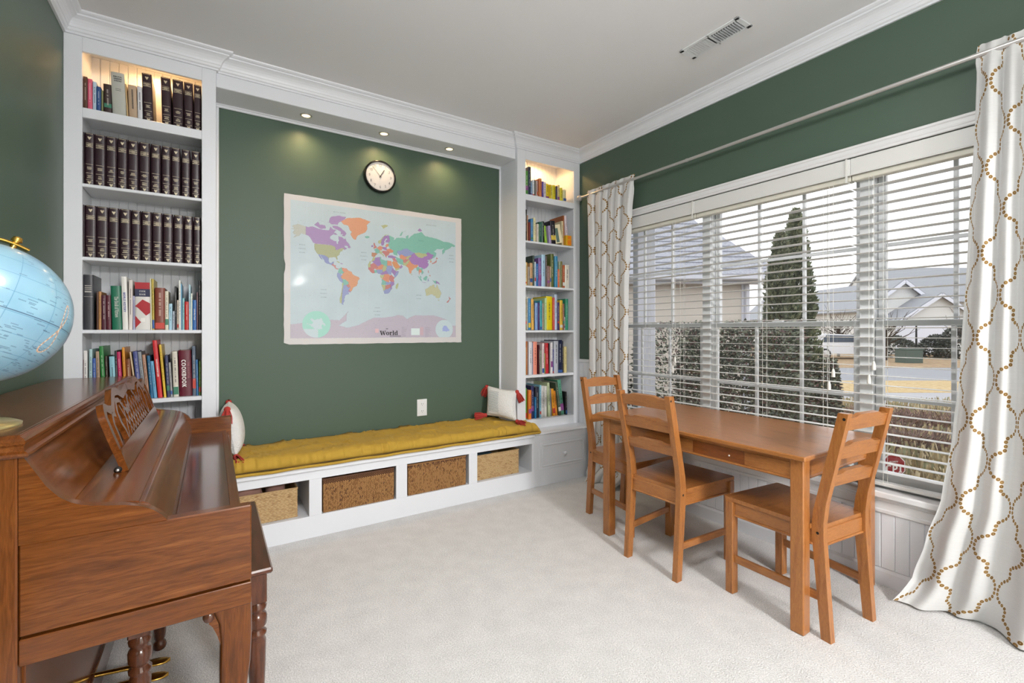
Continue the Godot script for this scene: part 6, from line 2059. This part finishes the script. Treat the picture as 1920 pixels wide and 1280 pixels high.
func outdoors() -> void:
	var lm := mat("leaf", Color.WHITE, 0.7)
	lm.vertex_color_use_as_albedo = true
	lm.cull_mode = BaseMaterial3D.CULL_DISABLED
	var blade := MB.new()
	blade.tri(Vector3(-0.5, 0, 0), Vector3(0.5, 0, 0), Vector3(0.35, 0.9, 0.12))
	blade.tri(Vector3(-0.5, 0, 0), Vector3(0.35, 0.9, 0.12), Vector3(-0.35, 0.9, 0.12))
	blade.tri(Vector3(-0.35, 0.9, 0.12), Vector3(0.35, 0.9, 0.12), Vector3(0, 1.5, 0.0))
	var leaf := blade.mesh()
	var straw_b := MB.new()
	straw_b.tri(Vector3(-0.03, 0, 0), Vector3(0.03, 0, 0), Vector3(0.12, 1.0, 0.1))
	straw_b.tri(Vector3(-0.03, 0, 0.01), Vector3(0.12, 1, 0.1), Vector3(0.05, 1.0, 0.14))
	var straw := straw_b.mesh()
	# the ground, in strips as it runs away from the window
	var mulch := tri_mat("mulch", noise_tex(41, 0.04, [[0.0, Color(0.30, 0.22, 0.17)], [0.5, Color(0.47, 0.38, 0.30)], [1.0, Color(0.62, 0.54, 0.42)]], 256, 4), Vector3(1.5, 1.5, 1.5), 1.0, true)
	var dry := tri_mat("dry_grass", noise_tex(42, 0.05, [[0.0, Color(0.64, 0.54, 0.37)], [0.5, Color(0.73, 0.635, 0.46)], [1.0, Color(0.79, 0.71, 0.55)]], 256, 4), Vector3(0.5, 0.5, 0.5), 1.0, true)
	mat("asphalt", Color(0.54, 0.55, 0.57), 0.7)
	mat("concrete", Color(0.64, 0.64, 0.65), 0.8)
	struct("ground", MB.new().span(2.95, 110, GY - 0.3, GY, -110, 30), mulch, "brown mulch bed and yard outside the window")
	var strip := func(d0: float, d1: float, y: float) -> MB:
		return MB.new().boxt(Transform3D(Basis(RT, Vector3.UP, -FW), FW * (d0 + d1) / 2 + RT * 26.0 + Vector3(0, y - 0.05, 0)), Vector3(58, 0.1, d1 - d0))
	struct("path", strip.call(10.0, 12.4, GY + 0.02), M.concrete, "pale concrete walk crossing the yard")
	struct("lawn", strip.call(12.4, 15.4, GY + 0.025), dry, "strip of dry yellow lawn between walk and road")
	struct("road", strip.call(15.4, 20.8, GY + 0.02), M.asphalt, "grey road beyond the lawn")
	struct("field", strip.call(20.8, 70.0, GY + 0.03), tri_mat("far_lawn", noise_tex(44, 0.05, [[0.0, Color(0.52, 0.42, 0.32)], [1.0, Color(0.70, 0.62, 0.48)]], 128, 3), Vector3(0.4, 0.4, 0.4), 1.0, true), "brownish lawns across the road")
	# white post and clapboard of the same house, at the side of the window
	var sd := mat("siding_white", Color(0.86, 0.85, 0.83), 0.6)
	mat("trim_white", Color(0.88, 0.89, 0.93), 0.5)
	var pc := thing("porch_post", "square white porch post outside the window near the bookcase end", "post", spot(1207.5, 4.1, GY))
	part(pc, "shaft", MB.new().boxt(Transform3D(Basis(RT, Vector3.UP, -FW), spot(1207.5, 4.1, 1.2)), Vector3(0.155, 3.2, 0.155), 0.006), M.trim_white)
	part(pc, "foot", MB.new().boxt(Transform3D(Basis(RT, Vector3.UP, -FW), spot(1207.5, 4.1, GY + 0.1)), Vector3(0.2, 0.2, 0.2), 0.01), M.trim_white)
	var wing := thing("house_wing", "white clapboard side wall of the same house just outside the window", "wall", Vector3(3.25, GY, -3.4))
	for k in 27:
		part(wing, "clapboard", MB.new().boxt(Transform3D(Basis(Vector3(1, 0, 0), deg_to_rad(-4.0)), Vector3(3.2, GY + 0.06 + k * 0.115, -3.22)), Vector3(0.5, 0.12, 0.012)), sd)
	part(wing, "wall_core", MB.new().span(2.95, 3.45, GY, 2.75, -3.6, -3.24), sd)
	neighbour_house(sd)
	# evergreens and hedge
	var greens := [Color(0.17, 0.20, 0.11), Color(0.22, 0.25, 0.14), Color(0.11, 0.14, 0.075), Color(0.30, 0.31, 0.18)]
	for e in [[1492, 5.3, 2.62, 0.36, "taller of two narrow evergreen trees outside the middle window", 5], [1463, 5.15, 2.33, 0.33, "shorter of two narrow evergreen trees outside the middle window", 6]]:
		var at := spot(e[0], e[1], GY)
		var tr := thing("evergreen_tree", e[4], "tree", at, "narrow evergreens")
		var H: float = e[2] - GY
		var R: float = e[3]
		leafy(tr, "foliage", 11000, func(g: RandomNumberGenerator) -> Array:
			var f := pow(g.randf(), 0.85)
			var a := g.randf() * TAU
			var r := R * pow(1.0 - f, 0.55) * (0.82 + 0.2 * sin(a * 5.0 + f * 30.0)) * sqrt(g.randf_range(0.5, 1.0))
			var o := Vector3(cos(a), 0.5, sin(a))
			return [at + Vector3(cos(a) * r, f * H, sin(a) * r), o], leaf, greens, e[5], 0.03, 0.8)
		part(tr, "trunk", MB.new().lathe([[0.05, 0.0], [0.04, H * 0.5], [0.01, H * 0.95]], at, 8), mat("bark", Color(0.25, 0.19, 0.14), 0.9))
	var hg := [Color(0.14, 0.165, 0.12), Color(0.20, 0.23, 0.165), Color(0.08, 0.095, 0.075), Color(0.42, 0.45, 0.34), Color(0.22, 0.13, 0.12)]
	for e in [[1262, 4.4, 0.42, 1.33, "dark leafy shrub outside the window nearest the porch post", 15], [1350, 4.3, 0.42, 1.30, "dark leafy shrub between the porch post and the evergreens", 16], [1430, 4.25, 0.44, 1.34, "dark leafy shrub right in front of the evergreens", 17], [1530, 5.0, 0.24, 0.95, "low green shrub at the foot of the taller evergreen", 18]]:
		var at := spot(e[0], e[1], GY)
		var hd := thing("shrub", e[4], "shrub", at, "hedge shrubs under the window")
		var H: float = e[3] - GY
		var R: float = e[2]
		leafy(hd, "foliage", 9500, func(g: RandomNumberGenerator) -> Array:
			var a := g.randf() * TAU
			var f := g.randf()
			var r := R * sqrt(g.randf_range(0.35, 1.0)) * (1.0 - 0.25 * pow(f, 4.0))
			return [at + Vector3(cos(a) * r, f * H, sin(a) * r), Vector3(cos(a), 0.4, sin(a))], leaf, hg, e[5], 0.021)
		part(hd, "stem", MB.new().lathe([[0.03, 0], [0.02, H * 0.6]], at, 6), M.bark)
	# dry grass tufts in the bed under the window
	var tuft := thing("dry_grass", "dry straw-coloured grass clumps in the bed under the window", "grass", Vector3(5, GY, -2.5))
	tuft.set_meta("kind", "stuff")
	leafy(tuft, "blades", 9000, func(g: RandomNumberGenerator) -> Array:
		var d := lerpf(3.9, 9.8, pow(g.randf(), 0.8))
		var px := g.randf_range(1470, 1990)
		return [spot(px, d, GY), Vector3(0, 1.3, 0)], straw, [Color(0.52, 0.42, 0.24), Color(0.60, 0.50, 0.31), Color(0.40, 0.33, 0.20), Color(0.30, 0.30, 0.17)], 60, 0.24, 1.0)
	for e in [[1770, 7.2, 0.55, 0.3], [1700, 6.2, 0.5, 0.26], [1640, 7.5, 0.6, 0.3]]:
		var at := spot(e[0], e[1], GY)
		var br := thing("bare_shrub", "low reddish-brown bare shrub in the bed, %s" % ["nearest the long curtain", "behind the red sign", "in front of the middle window post"][[1770, 1700, 1640].find(e[0])], "shrub", at, "bare shrubs in the bed")
		leafy(br, "twigs", 1100, func(g: RandomNumberGenerator) -> Array:
			var a := g.randf() * TAU
			var r: float = e[2] * sqrt(g.randf())
			return [at + Vector3(cos(a) * r, g.randf() * e[3], sin(a) * r), Vector3(cos(a) * 0.5, 0.6, sin(a) * 0.5)], straw, [Color(0.20, 0.12, 0.10), Color(0.27, 0.16, 0.13), Color(0.16, 0.11, 0.09)], 70 + int(e[0]), 0.14, 0.4)
	yard_sign()
	far_houses(leaf)

func yard_sign() -> void:
	var c := spot(1674, 4.5, -0.06)
	var t := thing("yard_sign", "small red octagonal security sign with white letters on a stake", "sign", Vector3(c.x, GY, c.z))
	var n := -FW
	var oct := []
	for k in 8:
		var a := TAU * (k + 0.5) / 8.0
		oct.append([cos(a) * 0.124, sin(a) * 0.124])
	part(t, "border", MB.new().prism(pv(oct), c, RT, Vector3.UP, n * 0.006), M.print_white)
	var inner := []
	for p in oct: inner.append([p[0] * 0.92, p[1] * 0.92])
	part(t, "panel", MB.new().prism(pv(inner), c + n * 0.006, RT, Vector3.UP, n * 0.002), mat("sign_red", Color(0.58, 0.015, 0.07), 0.4))
	var sans := SystemFont.new()
	sans.font_names = PackedStringArray(["Droid Sans"])
	sans.font_weight = 700
	words(t, "CPI", sans, 0.075, c + n * 0.009 + Vector3(0, -0.025, 0), Basis(RT, Vector3.UP, n), M.print_white)
	words(t, "SECURITY", sans, 0.014, c + n * 0.009 + Vector3(0, 0.045, 0), Basis(RT, Vector3.UP, n), M.print_white)
	part(t, "stake", MB.new().boxt(Transform3D(Basis(RT, Vector3.UP, n), Vector3(c.x, (GY + c.y) / 2, c.z) - n * 0.008), Vector3(0.012, c.y - GY + 0.1, 0.01)), M.nickel)

func neighbour_house(sd: Material) -> void:
	var o := spot(1400, 7.4, GY)
	var B := Basis(RT, Vector3.UP, -FW)
	var T := Transform3D(B, o)
	# local x to the right, z towards the viewer; the wall runs left from the corner at x = 0
	var t := thing("neighbour_house", "white clapboard house with a grey shingled roof beside the porch post", "house", o)
	for k in 21:
		part(t, "clapboard", MB.new().boxt(T * Transform3D(Basis(Vector3(1, 0, 0), deg_to_rad(5.0)), Vector3(-2.2, 0.07 + k * 0.118, 0.0)), Vector3(4.4, 0.124, 0.014)), mat("cream_siding", Color(0.90, 0.87, 0.83), 0.7))
	part(t, "wall_core", MB.new().boxt(T * Transform3D(Basis(), Vector3(-2.2, 1.25, -2.0)), Vector3(4.4, 2.5, 3.96)), M.cream_siding)
	part(t, "corner_board", MB.new().boxt(T * Transform3D(Basis(), Vector3(-0.04, 1.25, 0.012)), Vector3(0.1, 2.5, 0.03)), M.trim_white)
	part(t, "downspout", MB.new().boxt(T * Transform3D(Basis(), Vector3(-0.02, 1.2, 0.06)), Vector3(0.06, 2.4, 0.05), 0.01), M.trim_white)
	part(t, "fascia", MB.new().boxt(T * Transform3D(Basis(), Vector3(-2.05, 2.47, 0.2)), Vector3(4.9, 0.13, 0.03)), M.trim_white)
	part(t, "gutter", MB.new().boxt(T * Transform3D(Basis(), Vector3(-2.05, 2.50, 0.27)), Vector3(4.9, 0.10, 0.1), 0.02), M.trim_white)
	part(t, "soffit", MB.new().boxt(T * Transform3D(Basis(), Vector3(-2.05, 2.42, 0.1)), Vector3(4.9, 0.02, 0.25)), M.trim_white)
	var shingle := tri_mat("shingle", noise_tex(51, 0.06, [[0.0, Color(0.54, 0.55, 0.59)], [1.0, Color(0.70, 0.71, 0.74)]], 256, 3), Vector3(1.2, 3, 1.2), 0.9)
	for k in 20:
		# courses of shingles climbing back from the eave; the hip cuts them shorter
		var f := k / 20.0
		var y := 2.54 + f * 2.4
		var z := 0.3 - f * 3.7
		var xr := 0.42 - f * 1.15
		part(t, "shingle_course", MB.new().boxt(T * Transform3D(Basis(Vector3(1, 0, 0), deg_to_rad(29.0)), Vector3((xr - 5.0) / 2, y + 0.05, z - 0.09)), Vector3(xr + 5.0, 0.02, 0.25)), shingle)

func gable(t: Node3D, T: Transform3D, w: float, h: float, rise: float, deep: float, wall: Material, roof: Material) -> void:
	part(t, "wall", MB.new().prism(pv([[-w / 2, 0], [w / 2, 0], [w / 2, h], [0, h + rise], [-w / 2, h]]), T.origin - T.basis.z * deep, T.basis.x, T.basis.y, T.basis.z * deep), wall)
	for s in [-1.0, 1.0]:
		var a := Vector3(s * (w / 2 + 0.4), h - 0.4 * rise / (w / 2), 0)
		var b := Vector3(0, h + rise + 0.02, 0)
		var q := MB.new()
		var nrm: Vector3 = Vector3(rise * s, w / 2, 0).normalized() * 0.14
		var poly := [a, b, b + nrm, a + nrm]
		var p2 := PackedVector2Array()
		for p in poly: p2.append(Vector2(p.x, p.y))
		q.prism(p2, T * Vector3(0, 0, 0.35), T.basis.x, T.basis.y, -T.basis.z * (deep + 0.5))
		var r := part(t, "roof", q, roof)
		part(r, "rake_board", MB.new().beam(T * (a + Vector3(0, -0.05, 0.37)), T * (b + Vector3(0, -0.05, 0.37)), 0.22, 0.05, 0.0, T.basis.z.cross(T.basis * (b - a)).normalized()), M.trim_white)

func far_houses(leaf: Mesh) -> void:
	var B := Basis(RT, Vector3.UP, -FW)
	var wall := mat("far_siding", Color(0.88, 0.88, 0.87), 0.8)
	var roof := mat("far_shingle", Color(0.60, 0.61, 0.63), 0.9)
	mat("dark_pane", Color(0.28, 0.32, 0.38), 0.3)
	var a := thing("far_house", "white gabled house with a garage across the road, seen beside the long curtain", "house", spot(1730, 34, GY), "houses across the road")
	gable(a, Transform3D(B, spot(1690, 34, GY)), 5.4, 3.3, 2.0, 9.0, wall, roof)
	gable(a, Transform3D(B, spot(1758, 32.5, GY)), 6.0, 2.3, 1.9, 6.0, wall, roof)
	var a2 := thing("far_house", "long grey-roofed house rising behind the garage house", "house", spot(1800, 42, GY), "houses across the road")
	gable(a2, Transform3D(B * Basis(Vector3.UP, PI / 2), spot(1865, 46, GY)), 7.0, 4.6, 3.2, 13.0, wall, roof)
	part(a, "garage_door", MB.new().boxt(Transform3D(B, spot(1728, 32.3, GY + 1.05)), Vector3(3.6, 2.0, 0.1), 0.02), M.trim_white)
	for px in [1673.0, 1686.0]:
		var f := part(a, "window", MB.new().boxt(Transform3D(B, spot(px, 33.9, 2.0)), Vector3(0.42, 0.9, 0.1)), M.trim_white)
		part(f, "pane", MB.new().boxt(Transform3D(B, spot(px, 33.83, 2.0)), Vector3(0.32, 0.78, 0.02)), M.dark_pane)
	for px in [1663.0, 1693.0]:
		part(a, "shutter", MB.new().boxt(Transform3D(B, spot(px, 33.85, 2.0)), Vector3(0.25, 0.95, 0.08)), M.dark_pane)
	var b := thing("far_house", "white house with a low pale roof across the road, seen past the evergreens", "house", spot(1600, 60, GY), "houses across the road")
	gable(b, Transform3D(B * Basis(Vector3.UP, deg_to_rad(25.0)), spot(1600, 60, GY)), 11.0, 3.4, 3.4, 12.0, wall, roof)
	var c := thing("far_house", "grey-roofed house far behind the shrubs between porch post and evergreens", "house", spot(1415, 90, GY), "houses across the road")
	gable(c, Transform3D(B, spot(1415, 90, GY)), 11.0, 2.6, 2.2, 8.0, wall, roof)
	# parked car
	var cp := spot(1590, 27, GY)
	var T := Transform3D(B, cp)
	var car := thing("parked_car", "white hatchback parked across the road", "car", cp)
	var body := [[-2.1, 0.35], [2.1, 0.32], [2.15, 0.75], [1.9, 0.95], [1.2, 1.02], [0.55, 1.45], [-1.3, 1.52], [-1.85, 1.35], [-2.15, 0.95]]
	part(car, "body", MB.new().prism(pv(body), T * Vector3(0, 0, -1.7), T.basis.x, T.basis.y, T.basis.z * 1.7), mat("car_white", Color(0.88, 0.89, 0.91), 0.2))
	part(car, "side_glass", MB.new().prism(pv([[-1.65, 1.02], [1.0, 1.02], [0.5, 1.38], [-1.25, 1.43]]), T * Vector3(0, 0, 0.0), T.basis.x, T.basis.y, T.basis.z * 0.02), M.dark_pane)
	part(car, "tail_light", MB.new().prism(pv([[-2.15, 0.92], [-1.75, 0.95], [-1.8, 1.08], [-2.1, 1.1]]), T * Vector3(0, 0, 0.0), T.basis.x, T.basis.y, T.basis.z * 0.03), mat("tail_red", Color(0.55, 0.08, 0.10), 0.3))
	for x in [-1.3, 1.35]:
		var w := part(car, "wheel", MB.new().lathe([[0.0, -0.2], [0.33, -0.2], [0.34, -0.02], [0.28, 0.02], [0.0, 0.02]], T * Vector3(x, 0.34, 0.0), 20, T.basis.z), mat("tyre", Color(0.10, 0.10, 0.11), 0.8))
		part(w, "hub", MB.new().lathe([[0.22, 0.02], [0.2, 0.04], [0, 0.045]], T * Vector3(x, 0.34, 0.0), 14, T.basis.z), M.nickel)
	var bg := [Color(0.10, 0.11, 0.10), Color(0.14, 0.15, 0.12), Color(0.07, 0.08, 0.07)]
	for e in [[1677, 29.0, 1.5, 1.25, "dark rounded bush left of the white garage door", 90], [1756, 29.0, 1.2, 1.3, "dark rounded bush right of the white garage door", 91], [1800, 28.0, 1.4, 1.9, "tall dark bush across the road beside the curtain edge", 92]]:
		var at := spot(e[0], e[1], GY)
		var bs := thing("round_bush", e[4], "bush", at, "bushes across the road")
		leafy(bs, "foliage", 1500, func(g: RandomNumberGenerator) -> Array:
			var th := g.randf() * TAU
			var ph := acos(g.randf())
			var d := Vector3(sin(ph) * cos(th), cos(ph), sin(ph) * sin(th))
			return [at + Vector3(d.x * e[2] * 0.75, d.y * e[3], d.z * e[2] * 0.75), d], leaf, bg, e[5], 0.12)
	var ub := thing("utility_cabinet", "small green utility cabinet on the lawn across the road", "cabinet", spot(1704, 24, GY))
	part(ub, "body", MB.new().boxt(Transform3D(B, spot(1704, 24, GY + 0.36)), Vector3(0.9, 0.72, 0.7), 0.03), mat("cabinet_green", Color(0.30, 0.36, 0.33), 0.6))
	part(ub, "lid", MB.new().boxt(Transform3D(B, spot(1704, 24, GY + 0.73)), Vector3(0.96, 0.05, 0.76), 0.02), M.cabinet_green)
	var lp := thing("lamp_post", "thin dark lamp post in front of the white garage door", "lamp post", spot(1718, 27, GY))
	part(lp, "pole", MB.new().lathe([[0.06, 0], [0.04, 2.0]], spot(1718, 27, GY), 8), M.ink_black)
	part(lp, "lantern", MB.new().boxt(Transform3D(B, spot(1718, 27, GY + 2.12)), Vector3(0.2, 0.28, 0.2), 0.03), M.ink_black)
	# bare trees beyond the road
	var g := RandomNumberGenerator.new()
	g.seed = 321
	for e in [[1572, 30.0, "bare grey tree behind the parked car"], [1660, 26.0, "bare reddish tree at the corner of the garage house"], [1820, 26.0, "bare tree in front of the house beside the long curtain"]]:
		var at := spot(e[0], e[1], GY)
		var tr := thing("bare_tree", e[2], "tree", at, "bare trees across the road")
		part(tr, "trunk", MB.new().tube([at, at + Vector3(0.05, 0.9, 0), at + Vector3(0, 1.6, 0.05)], 0.09, 6, false, 0.6), M.bark)
		var m := MB.new()
		for k in 46:
			var s := at + Vector3(0, g.randf_range(0.7, 1.7), 0)
			var d := Vector3(g.randfn(0, 0.6), g.randf_range(0.3, 1.1), g.randfn(0, 0.6)).normalized()
			var p := s + d * g.randf_range(0.7, 1.3)
			m.tube([s, p, p + (d + Vector3(g.randfn(0, 0.5), 0.4, g.randfn(0, 0.5))).normalized() * 0.7], 0.022, 4, false, 0.3)
		part(tr, "branches", m, M.bark)
